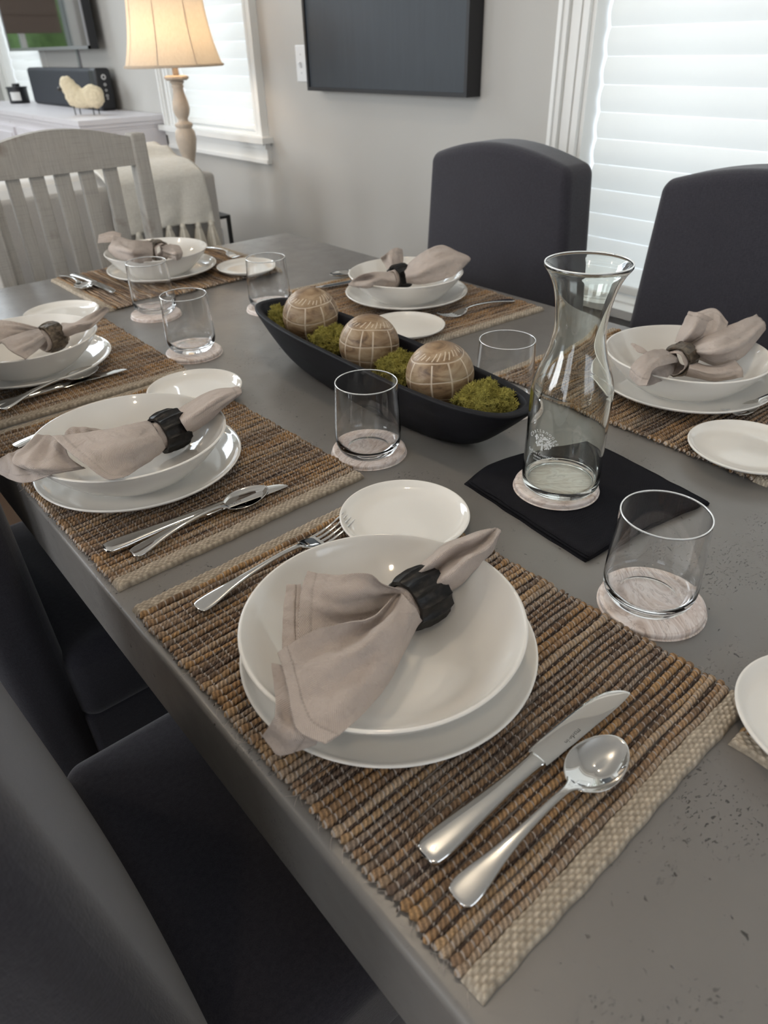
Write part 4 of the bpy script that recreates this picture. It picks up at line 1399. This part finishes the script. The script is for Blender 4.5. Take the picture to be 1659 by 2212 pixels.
def moss(label, x, y, sx, sy, sz, z0, seed, n):
    r_ = np.random.default_rng(seed)
    mb = MB()
    bm = bmesh.new()
    bmesh.ops.create_icosphere(bm, subdivisions=5, radius=1)
    V = np.array([v.co[:] for v in bm.verts])
    F = [[v.index for v in f.verts] for f in bm.faces]
    bm.free()
    def disp(V):
        out = []
        for v in V:
            q = Vector(v) * 2.2 + Vector((seed, 0, 0))
            d = 1 + 0.50 * noise.noise(q) + 0.40 * noise.noise(q * 2.1) + 0.22 * noise.noise(q * 4.6)
            out.append(v * d)
        return np.array(out) * np.array((sx, sy, sz))
    D = disp(V) * 0.95
    D[:, 2] = np.maximum(D[:, 2], -sz * 0.5)
    mb.add(D, F)
    U = r_.normal(size=(n, 3)); U[:, 2] = np.abs(U[:, 2]) - 0.15
    U /= np.linalg.norm(U, axis=1, keepdims=True)
    B = disp(U)
    for k in range(n):
        b = B[k]
        o = U[k]
        for q in range(4):
            d = o * 0.8 + r_.normal(size=3) * 0.75
            d /= np.linalg.norm(d)
            L = r_.uniform(0.0025, 0.007)
            w = np.cross(d, r_.normal(size=3)); w /= np.linalg.norm(w) + 1e-9
            w2 = np.cross(d, w)
            r = 0.00055
            c = b + d * L * 0.55
            e1 = c + (d + 0.8 * w) * L * 0.5
            e2 = c + (d - 0.8 * w) * L * 0.5
            Vq = np.array([b + w * r, b - w * r * 0.5 + w2 * r, b - w * r * 0.5 - w2 * r, c + w * r, c - w * r * 0.5 + w2 * r, c - w * r * 0.5 - w2 * r, e1, e2])
            base = mb.n
            mb.add(Vq, np.array([(0, 1, 4, 3), (1, 2, 5, 4), (2, 0, 3, 5)]))
            mb.F.append(np.array([(3, 4, 6), (4, 5, 6), (5, 3, 6), (3, 4, 7), (4, 5, 7), (5, 3, 7)]) + base)
    o = mb.build('moss_clump', M['moss'], None, False)
    o.location = (x, y, T + z0)
    fix(o, label, 'moss', 'green moss in the dough bowl')
    return o
moss('green moss clump at the near right end of the black dough bowl', 0.531, 0.168, 0.028, 0.037, 0.022, 0.066, 1, 1700)
moss('green moss clump between the middle and the nearest carved ball', 0.534, 0.345, 0.030, 0.036, 0.020, 0.058, 2, 1300)
moss('green moss clump between the far and the middle carved ball', 0.534, 0.520, 0.031, 0.036, 0.019, 0.058, 5, 1200)
moss('green moss clump at the far left end of the black dough bowl', 0.530, 0.662, 0.026, 0.030, 0.021, 0.064, 7, 1200)

def ball(label, x, y, z, r, rz, seed):
    nth, nph = 260, 170
    ph = np.linspace(0.0005, PI - 0.0005, nph)
    th = np.linspace(0, 2 * PI, nth, endpoint=False)
    A, B = np.meshgrid(ph, th, indexing='ij')
    el = 90 - np.degrees(A)
    lon = np.degrees(B)
    g = np.zeros_like(A)
    for e0 in (41, 9, -21):
        wob = 1.6 * np.sin(B * 3 + seed + e0)
        g = np.maximum(g, np.exp(-((el - e0 - wob) / 0.75) ** 2))
    r_ = np.random.default_rng(seed)
    L = 0.0
    while L < 355:
        L += r_.choice([24, 40, 46, 34])
        wd = 1.25
        dl = (lon - L - 0.03 * el + 180) % 360 - 180
        g = np.maximum(g, np.exp(-((dl * np.cos(np.radians(el)) / wd) ** 4)) * (el < 39) * (el > -50))
    for q in range(26):
        L = q * 13.85 + r_.uniform(-2, 2)
        dl = (lon - L - (el - 50) * 0.9 + 180) % 360 - 180
        lo, hi = 45 + r_.uniform(-1, 3), 57 + r_.uniform(-3, 5)
        g = np.maximum(g, np.exp(-((dl * np.cos(np.radians(el)) / 1.0) ** 4)) * (el > lo) * (el < hi))
    R = r * (1 - 0.012 * g)
    V = np.stack([R * np.sin(A) * np.cos(B), R * np.sin(A) * np.sin(B), R * 0.985 * np.cos(A)], -1).reshape(-1, 3)
    K = np.repeat(g.reshape(-1, 1), 3, 1)
    o = MB().add(V, gridf(nph, nth, False, True), None, K).build('decor_ball', M['mango'], None)
    o.location = (x, y, z)
    o.rotation_euler = (0.10, 0.06, rz)
    return fix(o, label, 'ball', 'carved wooden balls in the dough bowl')
BZc = T + 0.078
ball('carved wooden ball nearest the camera in the black dough bowl', 0.5335, 0.2645, BZc, 0.0494, 3.5, 4)
ball('carved wooden ball in the middle of the black dough bowl', 0.5385, 0.4315, BZc, 0.0482, 1.2, 8)
ball('carved wooden ball farthest along the black dough bowl', 0.5540, 0.6130, BZc, 0.0500, 5.0, 12)

# ------------------------------------------------------------------ napkins drawn through rings
NAP={
1: [[[[0.1783,-0.0486,0.828],[0.1799,-0.0493,0.826],[0.1683,-0.0686,0.84],[0.1657,-0.0809,0.84],[0.1713,-0.0813,0.828],[0.1812,-0.0756,0.81]],[[0.1288,-0.0725,0.844],[0.138,-0.0707,0.832],[0.1329,-0.0867,0.846],[0.1316,-0.096,0.84],[0.1374,-0.0961,0.826],[0.1479,-0.0911,0.808]],[[0.1037,-0.065,0.847],[0.1084,-0.074,0.834],[0.1037,-0.0936,0.845],[0.1029,-0.0998,0.835],[0.101,-0.1104,0.829],[0.1121,-0.112,0.812]],[[0.0852,-0.0572,0.847],[0.0818,-0.07,0.837],[0.0741,-0.0914,0.843],[0.0735,-0.1031,0.835],[0.0706,-0.1198,0.833],[0.0831,-0.1264,0.82]],[[0.0675,-0.0528,0.844],[0.0618,-0.0685,0.839],[0.0527,-0.0903,0.841],[0.0478,-0.1073,0.837],[0.0459,-0.1243,0.838],[0.0559,-0.1381,0.83]],[[0.0473,-0.0528,0.841],[0.0406,-0.0706,0.84],[0.0315,-0.0904,0.84],[0.0238,-0.1058,0.839],[0.0188,-0.1218,0.834],[0.0265,-0.1434,0.835]]],[[[0.0401,-0.0533,0.835],[0.0275,-0.0766,0.834],[0.0144,-0.098,0.8345],[0.005,-0.0904,0.812]],[[0.046,-0.0613,0.834],[0.0315,-0.0893,0.834],[0.0176,-0.1048,0.828],[0.006,-0.1024,0.81]],[[0.0541,-0.0737,0.833],[0.0367,-0.1046,0.833],[0.02,-0.1191,0.829],[0.0087,-0.113,0.81]],[[0.0625,-0.0864,0.832],[0.0462,-0.1147,0.832],[0.0301,-0.1313,0.8345],[0.0258,-0.1328,0.826]]],[[[0.1796,-0.0509,0.832],[0.1807,-0.0559,0.828],[0.1837,-0.0563,0.82],[0.1836,-0.0601,0.816]],[[0.1589,-0.0464,0.846],[0.1669,-0.0466,0.83],[0.1643,-0.0493,0.818],[0.1558,-0.0571,0.814]],[[0.1526,-0.0375,0.856],[0.1446,-0.0432,0.84],[0.143,-0.0439,0.82],[0.1357,-0.0526,0.814]],[[0.1369,-0.0134,0.848],[0.1209,-0.0333,0.842],[0.116,-0.0396,0.828],[0.1095,-0.0504,0.818]],[[0.1222,0.0121,0.846],[0.1048,-0.0022,0.842],[0.0869,-0.0245,0.838],[0.0685,-0.0486,0.83]]],[[[0.1133,0.011,0.836],[0.099,-0.0104,0.832],[0.0833,-0.0326,0.83],[0.0721,-0.05,0.826]],[[0.1086,0.0144,0.836],[0.0924,-0.006,0.833],[0.0769,-0.0283,0.831],[0.0661,-0.0446,0.826]],[[0.1044,0.0205,0.834],[0.0872,0.0002,0.832],[0.0713,-0.0219,0.83],[0.0602,-0.0372,0.826]]],[[[0.2093,-0.0254,0.815],[0.2026,-0.0487,0.838],[0.2139,-0.0492,0.824],[0.2049,-0.0676,0.832],[0.2233,-0.0586,0.805]],[[0.2364,-0.0235,0.82],[0.2177,-0.0516,0.844],[0.2286,-0.0482,0.826],[0.2184,-0.0743,0.842],[0.238,-0.064,0.812]],[[0.2516,-0.0319,0.8355],[0.2395,-0.0534,0.85],[0.2466,-0.0525,0.834],[0.2377,-0.0764,0.85],[0.2565,-0.0683,0.8241]],[[0.2762,-0.0399,0.84],[0.2628,-0.0603,0.854],[0.2699,-0.0604,0.842],[0.2616,-0.0789,0.854],[0.2754,-0.0708,0.834]],[[0.293,-0.0519,0.846],[0.2918,-0.0586,0.85],[0.2943,-0.0601,0.848],[0.2923,-0.0653,0.85],[0.2925,-0.0644,0.844]]]] ,
2: [[[[0.1622,0.4338,0.83],[0.1551,0.4019,0.836],[0.1497,0.3771,0.836],[0.1503,0.3701,0.828],[0.1566,0.3845,0.81]],[[0.1194,0.4108,0.845],[0.1115,0.3654,0.852],[0.1109,0.346,0.846],[0.1168,0.3488,0.83],[0.132,0.3675,0.81]],[[0.0758,0.4086,0.852],[0.0729,0.3668,0.856],[0.0743,0.3394,0.848],[0.0829,0.328,0.834],[0.0993,0.3351,0.822]],[[0.0374,0.419,0.856],[0.0385,0.3779,0.855],[0.0438,0.3365,0.85],[0.055,0.3104,0.838],[0.0716,0.3022,0.8355]]],[[[0.0279,0.4466,0.852],[0.0398,0.4357,0.85],[0.0458,0.4089,0.845]],[[0.0118,0.4357,0.85],[0.0253,0.4215,0.845],[0.0413,0.3849,0.84]],[[-0.0132,0.417,0.842],[0.0039,0.3808,0.845],[0.045,0.3594,0.838]],[[0.0023,0.3775,0.836],[0.0159,0.3649,0.836],[0.0485,0.3569,0.834]]],[[[0.0159,0.4526,0.84],[-0.0066,0.4447,0.84],[-0.0235,0.4436,0.838]],[[0.0208,0.4057,0.838],[-0.0078,0.4117,0.834],[-0.0267,0.4509,0.826]],[[0.013,0.366,0.8355],[-0.012,0.3999,0.82],[-0.026,0.4495,0.816]]],[[[0.2092,0.457,0.82],[0.1893,0.3974,0.836],[0.1863,0.3801,0.832],[0.1989,0.3999,0.81]],[[0.2362,0.4465,0.8339],[0.2116,0.3839,0.85],[0.2085,0.3701,0.844],[0.2196,0.3927,0.82]],[[0.2652,0.4349,0.842],[0.2423,0.3803,0.858],[0.2388,0.3679,0.854],[0.2439,0.3788,0.84]],[[0.2843,0.4048,0.85],[0.279,0.3888,0.854],[0.2743,0.3786,0.854],[0.2725,0.3802,0.85]]],[[[0.0567,0.4481,0.838],[0.0662,0.449,0.846],[0.0811,0.4386,0.846],[0.0983,0.43,0.84]],[[0.0528,0.4304,0.832],[0.0661,0.4309,0.838],[0.0815,0.425,0.838],[0.1009,0.4176,0.832]]]] ,
3: [[[[0.2182,0.921,0.83],[0.2028,0.8638,0.836],[0.2115,0.9012,0.81]],[[0.2291,0.8809,0.838],[0.2165,0.8285,0.848],[0.2298,0.8778,0.82]],[[0.2556,0.8677,0.85],[0.2536,0.8508,0.842],[0.2436,0.8375,0.836]],[[0.282,0.8598,0.86],[0.2881,0.8605,0.856],[0.2873,0.8569,0.852]]],[[[0.1758,0.9075,0.835],[0.1726,0.9072,0.83],[0.1756,0.9203,0.82]],[[0.1468,0.9116,0.85],[0.1403,0.8951,0.845],[0.14,0.8963,0.83]],[[0.1197,0.9343,0.855],[0.1066,0.9013,0.85],[0.0926,0.8548,0.84]]],[[[0.1749,0.9057,0.834],[0.1667,0.8584,0.838],[0.1739,0.8764,0.82]],[[0.1367,0.8609,0.848],[0.1282,0.8076,0.845],[0.1417,0.8209,0.826]],[[0.0946,0.8358,0.85],[0.0972,0.7896,0.844],[0.1103,0.7697,0.8345]]]] ,
4: [[[[0.6145,1.3909,0.835],[0.5655,1.2763,0.845],[0.5489,1.2456,0.835],[0.5436,1.2462,0.82]],[[0.5397,1.3153,0.86],[0.4919,1.2174,0.865],[0.4866,1.2158,0.85],[0.4908,1.2128,0.8355]],[[0.5154,1.3776,0.865],[0.4882,1.3289,0.86],[0.4747,1.3198,0.848],[0.4722,1.2765,0.838]]],[[[0.5487,1.412,0.86],[0.5353,1.3816,0.858],[0.5254,1.3739,0.85]],[[0.5301,1.4273,0.865],[0.5126,1.3993,0.86],[0.5002,1.3864,0.85]],[[0.5007,1.4334,0.86],[0.4878,1.4093,0.856],[0.4833,1.403,0.848]]],[[[0.6181,1.3481,0.83],[0.5852,1.2661,0.838],[0.5903,1.2846,0.82]],[[0.6218,1.2955,0.84],[0.5711,1.177,0.85],[0.5754,1.1868,0.83]],[[0.6275,1.2626,0.84],[0.6022,1.1985,0.84],[0.5851,1.1773,0.832]]]] ,
5: [[[[0.8718,0.752,0.826],[0.8311,0.701,0.834],[0.8283,0.6965,0.826],[0.8546,0.7268,0.805]],[[0.8178,0.7368,0.842],[0.7992,0.7118,0.84],[0.7886,0.7054,0.834],[0.7881,0.7143,0.822]],[[0.7635,0.7245,0.85],[0.7762,0.7321,0.834],[0.7473,0.6934,0.84],[0.7459,0.6891,0.832]],[[0.7461,0.7365,0.84],[0.7277,0.7222,0.84],[0.72,0.717,0.838],[0.7298,0.7044,0.834]]],[[[0.8848,0.7918,0.824],[0.8862,0.7685,0.83],[0.9102,0.7713,0.826]],[[0.8884,0.8097,0.836],[0.8901,0.7786,0.85],[0.9278,0.7862,0.842]],[[0.8736,0.8012,0.85],[0.9087,0.7919,0.865],[0.9278,0.7907,0.86]]],[[[0.9105,0.7656,0.826],[0.8569,0.6996,0.834],[0.8766,0.7188,0.81]],[[0.9084,0.7317,0.852],[0.8649,0.6671,0.848],[0.8763,0.6694,0.818]],[[0.9273,0.713,0.87],[0.9064,0.6559,0.86],[0.9068,0.6416,0.826]],[[0.9763,0.7142,0.872],[0.9633,0.6628,0.858],[0.9381,0.6326,0.834]],[[0.9941,0.6754,0.86],[1.0016,0.6532,0.85],[0.9841,0.652,0.838]]]] ,
6: [[[[0.9246,0.1224,0.826],[0.9018,0.1026,0.834],[0.9222,0.1015,0.826]],[[0.9318,0.1206,0.85],[0.8986,0.0857,0.86],[0.9354,0.0858,0.845]],[[0.9541,0.1249,0.868],[0.9516,0.1025,0.87],[0.9693,0.0895,0.86]]],[[[0.9249,0.1047,0.826],[0.919,0.0933,0.826],[0.9171,0.0873,0.822]],[[0.9483,0.1077,0.85],[0.9482,0.0814,0.855],[0.9539,0.062,0.842]],[[0.9801,0.1241,0.86],[1.0026,0.1058,0.866],[0.9829,0.071,0.856]]],[[[0.9233,0.1005,0.826],[0.8893,0.0776,0.832],[0.9115,0.0848,0.815]],[[0.942,0.0794,0.845],[0.8754,0.0332,0.85],[0.9184,0.0449,0.81]],[[0.9837,0.0681,0.852],[0.9383,0.0258,0.848],[0.9415,0.0205,0.822]],[[1.047,0.0572,0.858],[1.0278,0.0344,0.855],[1.012,0.0234,0.848]]],[[[0.8841,0.0718,0.82],[0.8545,0.0564,0.82],[0.8803,0.0724,0.795]],[[0.8894,0.0332,0.82],[0.8569,0.0155,0.822],[0.8799,0.0229,0.802]],[[0.9181,0.0184,0.826],[0.901,-0.0021,0.822],[0.889,-0.0119,0.816]]],[[[0.8153,0.1108,0.838],[0.8249,0.1122,0.838]],[[0.8125,0.1222,0.84],[0.8334,0.1293,0.84]],[[0.8309,0.1457,0.84],[0.8329,0.1437,0.84]]],[[[0.8901,0.0994,0.822],[0.8569,0.0784,0.83],[0.8652,0.0795,0.82]],[[0.842,0.102,0.84],[0.7883,0.0662,0.852],[0.785,0.058,0.844]],[[0.7871,0.0926,0.852],[0.7461,0.0612,0.858],[0.7349,0.0482,0.854]],[[0.7419,0.0854,0.848],[0.7127,0.0536,0.854],[0.716,0.0413,0.85]],[[0.7262,0.0777,0.838],[0.7067,0.0515,0.838],[0.7045,0.0366,0.842]]],[[[0.9082,0.1057,0.81],[0.8724,0.0862,0.81],[0.8556,0.0806,0.805]],[[0.8698,0.1087,0.818],[0.8214,0.0738,0.822],[0.7939,0.0582,0.82]],[[0.8283,0.1078,0.822],[0.7801,0.0687,0.828],[0.7501,0.0468,0.83]],[[0.7539,0.0769,0.8345],[0.7324,0.0543,0.835],[0.7142,0.0432,0.837]]]] ,
}
RING={
1: ([0.2002, -0.0533, 0.812], [1.0, -0.015, 0.0]) , #r 0.058
2: ([0.1794, 0.415, 0.816], [0.984, 0.176, 0.0]) , #r 0.053
3: ([0.1918, 0.9081, 0.814], [0.927, 0.376, 0.0]) , #r 0.051
4: ([0.6094, 1.3501, 0.82], [0.017, -1.0, 0.0]) , #r 0.037
5: ([0.8902, 0.7551, 0.814], [1.0, 0.014, 0.0]) , #r 0.024
6: ([0.8769, 0.084, 0.82], [0.994, 0.109, 0.0]) , #r 0.011
}

def ring_mesh(r_in=0.0205, r_out=0.0245, half=0.0170, flutes=13, rough=0.0004, seed=1, bark=False):
    nt, ns = flutes * 14, 15
    th = np.linspace(0, 2 * PI, nt, endpoint=False)
    mb = MB()
    s = np.linspace(-1, 1, ns)
    S_, T_ = np.meshgrid(s, th, indexing='ij')
    f = (T_ * flutes / (2 * PI)) % 1.0
    ridge = np.abs(2 * f - 1) ** 3.0               # concave facets between sharp ridges
    if bark:
        step = np.floor(T_ * flutes / (2 * PI))
        ridge = 0.5 * ridge + 0.6 * (np.sin(step * 12.9898) * 43758.5 % 1.0)
    nz = np.array([noise.noise(Vector((math.cos(q) * 4, math.sin(q) * 4, k * 3 + seed))) for k, q in zip(S_.ravel(), T_.ravel())]).reshape(S_.shape)
    R = r_out + 0.0030 * ridge * (1 - 0.45 * S_ ** 4) - 0.0016 * S_ ** 2 + rough * nz * 1.6
    end = 0.0003 * np.sin(T_ * flutes * 0.5 + seed) * np.abs(S_) ** 3
    X = S_ * half + end * np.sign(S_)
    out = np.stack([X, R * np.cos(T_), R * np.sin(T_)], -1)
    inn = np.stack([X[::-1], np.full_like(R, r_in) * np.cos(T_), np.full_like(R, r_in) * np.sin(T_)], -1)
    A = np.concatenate([out, inn])
    V = A.reshape(-1, 3)
    mb.add(V, gridf(A.shape[0], nt, True, True))
    return mb

ring_lb = {1: 'black fluted napkin ring on the nearest napkin', 2: 'black fluted napkin ring on the second napkin of the near side', 3: 'bronze rough cut napkin ring on the left cropped napkin',
           4: 'bronze rough cut napkin ring on the far head napkin', 5: 'black fluted napkin ring on the napkin before the black canvas', 6: 'bronze rough cut napkin ring on the napkin behind the carafe'}
nap_lb = {1: 'taupe linen napkin fanned over the nearest bowl', 2: 'taupe linen napkin hanging over the rim of the second bowl on the near side', 3: 'taupe linen napkin in the bowl cropped by the left edge',
          4: 'taupe linen napkin in the bowl at the far head of the table', 5: 'taupe linen napkin bunched in the far bowl before the black canvas', 6: 'taupe linen napkin rolled in the bowl behind the carafe'}
for k, (c, d) in RING.items():
    black = k in (1, 2, 5)
    mb = ring_mesh(seed=k, flutes=13 if black else 11, bark=not black, r_out=0.0255 if black else 0.0240, half=0.0186 if black else 0.0170)
    o = mb.build('napkin_ring', M['ring_black'] if black else M['ring_bronze'], None, True, sharp=28, weld=True)
    o.location = c
    o.rotation_euler = (0.3 * k, 0, math.atan2(d[1], d[0]))
    fix(o, ring_lb[k], 'napkin ring', 'napkin rings')

def napkin(k, patches):
    mb = MB()
    c, d = RING[k]
    for i, P in enumerate(patches):
        P = np.array(P)
        n = 26 if k == 1 else 14
        S, uv = sheet(P, n, 0, 0.0024 if k == 1 else 0.0017, k * 7 + i)
        nu, nv = S.shape[:2]
        # hem: a doubled band with a stitched groove along the free end
        dist = uv[-1:, :, 0] - uv[:, :, 0]
        gu, gv = np.gradient(S, axis=0), np.gradient(S, axis=1)
        N = np.cross(gu, gv); N /= np.linalg.norm(N, axis=2, keepdims=True) + 1e-12
        if N[..., 2].mean() < 0: N = -N
        hem = 0.0005 * (dist < 0.0105) - 0.0006 * np.exp(-((dist - 0.0105) / 0.0011) ** 2)
        vn = np.linspace(0, 1, nv)[None, :]
        un = np.linspace(0, 1, nu)[:, None]
        pl = (0.0024 if k == 1 else 0.0018) * np.sin(2 * PI * ((2.3 + 0.4 * i) * vn + 0.25 * un + 0.17 * i)) * np.sin(PI * np.clip(un * 0.9 + 0.08, 0, 1)) * np.sin(PI * vn) ** 0.7
        if not (k == 1 and i in (0, 3, 4)) and not (k == 6 and i >= 4): S = S + N * pl[..., None]
        if not (k == 1 and i == 4): S = S + N * hem[..., None]
        F = gridf(nu, nv)
        tint = 1 - 0.35 * np.exp(-((dist - 0.0105) / 0.0007) ** 2) * (0.6 + 0.4 * np.sin(uv[:, :, 1] * 2 * PI / 0.003)) * (0 if (k == 1 and i == 4) else 1)
        tint = np.repeat(tint.reshape(-1, 1), 3, 1)
        mb.add(S.reshape(-1, 3), F, uv.reshape(-1, 2) + i * 0.37, tint)
    # the gathered cloth inside the ring
    a = np.array(c); d = np.array(d)
    s = np.linspace(-0.024, 0.024, 13)
    th = np.linspace(0, 2 * PI, 28, endpoint=False)
    side = np.cross((0, 0, 1.0), d)
    rr = 0.0185 - 0.0012 * np.abs(s / 0.024) ** 2
    V = np.array([a + d * q + r * (1 + 0.06 * math.sin(5 * t_ + q * 80)) * (side * math.cos(t_) + np.array((0, 0, 1.0)) * math.sin(t_)) for q, r in zip(s, rr) for t_ in th])
    uv = np.stack(np.meshgrid(s, th * 0.0185, indexing='ij'), -1).reshape(-1, 2)
    mb.add(V, gridf(len(s), 28, False, True), uv)
    o = mb.build('napkin', M['linen'], None)
    sm = o.modifiers.new('thick', 'SOLIDIFY'); sm.thickness = 0.0011; sm.offset = 0
    fix(o, nap_lb[k], 'napkin', 'taupe linen napkins')
for k, P in NAP.items():
    napkin(k, P)

# ------------------------------------------------------------------ cutlery (handle end at the origin, tip along +x)
def aim(o, a, b, z=MT):
    o.location = (a[0], a[1], z)
    o.rotation_euler = (0, 0, math.atan2(b[1] - a[1], b[0] - a[0]))
    return o

def make_knife(label):
    t = thing('table_knife', label, 'knife', group='steel table knives')
    h = MB()
    add_loft(h, [(0.0, 0, 0.0042, 0.0040, 0.0020), (0.0015, 0, 0.0042, 0.0082, 0.0032), (0.007, 0, 0.0043, 0.0108, 0.0040), (0.022, 0, 0.0045, 0.0112, 0.0043), (0.050, 0, 0.0048, 0.0092, 0.0046), (0.085, 0, 0.0050, 0.0072, 0.0047), (0.1125, 0, 0.0052, 0.0070, 0.0047), (0.1185, 0, 0.0052, 0.0078, 0.0047), (0.1205, 0, 0.0052, 0.0076, 0.0042)], 24, 3.0)
    h.build('handle', M['steel'], t, sharp=45)
    b = MB()
    L = [(0.1195, -0.0002, 0.0052, 0.0072, 0.0011), (0.1215, 0.0004, 0.0052, 0.0080, 0.0011), (0.1235, 0.0014, 0.0052, 0.0098, 0.0011), (0.150, 0.0012, 0.0052, 0.0103, 0.0010), (0.180, 0.0008, 0.0052, 0.0104, 0.0009), (0.200, 0.0000, 0.0052, 0.0100, 0.0008), (0.214, -0.0014, 0.0052, 0.0086, 0.0007), (0.224, -0.0034, 0.0052, 0.0060, 0.0006), (0.2295, -0.0056, 0.0052, 0.0032, 0.0005), (0.2315, -0.0072, 0.0052, 0.0008, 0.0003)]
    add_loft(b, L, 20, 2.2, 6)
    bl = b.build('blade', M['steel'], t, sharp=40)
    V, F = text_mesh('made\u00b7in', 0.0062)
    W = np.stack([0.158 - V[:, 0], -0.0022 - V[:, 1], 0 * V[:, 0] + 0.00612], -1)
    mesh_raw('engraving', W, F, M['engraving'], bl)
    return t

def make_spoon(label):
    t = thing('soup_spoon', label, 'spoon', group='steel soup spoons')
    h = MB()
    add_loft(h, [(0.0, 0, 0.0035, 0.0045, 0.0010), (0.0015, 0, 0.0036, 0.0082, 0.0014), (0.007, 0, 0.0040, 0.0104, 0.0018), (0.020, 0, 0.0056, 0.0098, 0.0020), (0.040, 0, 0.0085, 0.0066, 0.0021), (0.065, 0, 0.0112, 0.0042, 0.0021), (0.095, 0, 0.0125, 0.0031, 0.0021), (0.113, 0, 0.0118, 0.0033, 0.0020), (0.121, 0, 0.0102, 0.0050, 0.0015), (0.126, 0, 0.0088, 0.0078, 0.0010)], 20, 2.6)
    h.build('handle', M['steel'], t, sharp=50)
    nr, nt = 18, 72
    th = np.linspace(0, 2 * PI, nt, endpoint=False)
    rho = np.linspace(0.0, 1, nr)
    def surf(off, grow):
        V = []
        for q in rho:
            for a in th:
                c, s = math.cos(a), math.sin(a)
                x = 0.1535 + (0.0315 + grow) * q * c
                y = (0.0206 + grow) * q * s * (1 - 0.13 * c)
                if c < 0: y *= 1 - 0.16 * c * c
                z = 0.0092 + 0.0008 * c - 0.0080 * (1 - q ** 2.6) + off * (1 - 0.3 * q)
                V.append((x, y, z))
        return np.array(V)
    top = surf(0.0, 0.0)
    bot = surf(-0.0011, 0.0003)
    mb = MB()
    mb.add(top, gridf(nr, nt, False, True))
    mb.add(bot, gridf(nr, nt, False, True)[:, ::-1])
    e = [(nr - 1) * nt + j for j in range(nt)]
    k = nr * nt
    mb.F.append(np.array([(e[j], k + e[j], k + e[(j + 1) % nt], e[(j + 1) % nt]) for j in range(nt)]))
    mb.build('bowl', M['steel'], t, weld=True)
    return t

def make_fork(label):
    t = thing('table_fork', label, 'fork', group='steel table forks')
    h = MB()
    add_loft(h, [(0.0, 0, 0.0035, 0.0045, 0.0010), (0.0015, 0, 0.0036, 0.0082, 0.0014), (0.007, 0, 0.0040, 0.0104, 0.0018), (0.020, 0, 0.0056, 0.0098, 0.0020), (0.042, 0, 0.0085, 0.0064, 0.0021), (0.070, 0, 0.0112, 0.0040, 0.0021), (0.105, 0, 0.0130, 0.0031, 0.0021), (0.128, 0, 0.0120, 0.0034, 0.0020), (0.136, 0, 0.0100, 0.0060, 0.0015)], 20, 2.6)
    h.build('handle', M['steel'], t, sharp=50)
    b = MB()
    add_loft(b, [(0.132, 0, 0.0110, 0.0048, 0.0014), (0.138, 0, 0.0095, 0.0090, 0.0012), (0.145, 0, 0.0072, 0.0118, 0.0011), (0.154, 0, 0.0050, 0.0122, 0.0010), (0.160, 0, 0.0046, 0.0122, 0.0009)], 20, 3)
    for yc in (-0.0103, -0.0035, 0.0035, 0.0103):
        add_loft(b, [(0.157, yc, 0.0046, 0.0019, 0.0009), (0.170, yc, 0.0050, 0.0018, 0.0009), (0.188, yc, 0.0085, 0.0015, 0.0009), (0.200, yc * 0.98, 0.0125, 0.0012, 0.0008), (0.2055, yc * 0.97, 0.0150, 0.0005, 0.0004)], 10, 2.4)
    b.build('tines', M['steel'], t, sharp=50)
    return t

kn = aim(make_knife('steel table knife at the nearest setting, blade pointing away from the table edge'), (0.0468, -0.2221), (0.2781, -0.2238))
def put(proto, a, b, label, z=MT):
    r = dup(proto, (a[0], a[1], z), math.atan2(b[1] - a[1], b[0] - a[0]), label)
    return r
put(kn, (0.0225, 0.2765), (0.2606, 0.2566), 'steel table knife beside the second plate on the near side')
put(kn, (0.0318, 0.7701), (0.2624, 0.7750), 'steel table knife under a spoon beside the left cropped plate')
put(kn, (0.4246, 1.4682), (0.4419, 1.2188), 'steel table knife left of the far head plate')
put(kn, (1.020, 0.897), (0.7967, 0.932), 'dark reflecting knife tip left of the far plate before the black canvas')
sp = aim(make_spoon('steel soup spoon at the nearest setting, beside the knife'), (0.0435, -0.2565), (0.2300, -0.2560))
put(sp, (0.0430, 0.2481), (0.2281, 0.2605), 'steel soup spoon touching the knife beside the second plate')
put(sp, (0.0457, 0.7386), (0.2333, 0.7960), 'steel soup spoon crossing the knife beside the left cropped plate', MT + 0.0062)
put(sp, (0.4035, 1.490), (0.4030, 1.3030), 'steel soup spoon at the far left corner of the far head placemat')
put(sp, (1.055, 0.975), (0.872, 0.985), 'steel soup spoon bowl showing left of the far bowl before the black canvas')
fk = aim(make_fork('steel table fork left of the nearest bowl, tines over the side plate'), (0.0537, 0.1174), (0.2697, 0.1316))
put(fk, (0.0240, 0.6084), (0.226, 0.618), 'steel fork handle end peeping out left of the second napkin')
put(fk, (0.800, 1.490), (0.808, 1.290), 'steel fork between the far head plate and its side plate')
put(fk, (1.0438, 0.5641), (0.8500, 0.5810), 'steel table fork lying right of the far plate before the black canvas')
put(fk, (1.035, -0.050), (0.8550, -0.028), 'steel table fork cut by the right edge, under the plate behind the carafe')
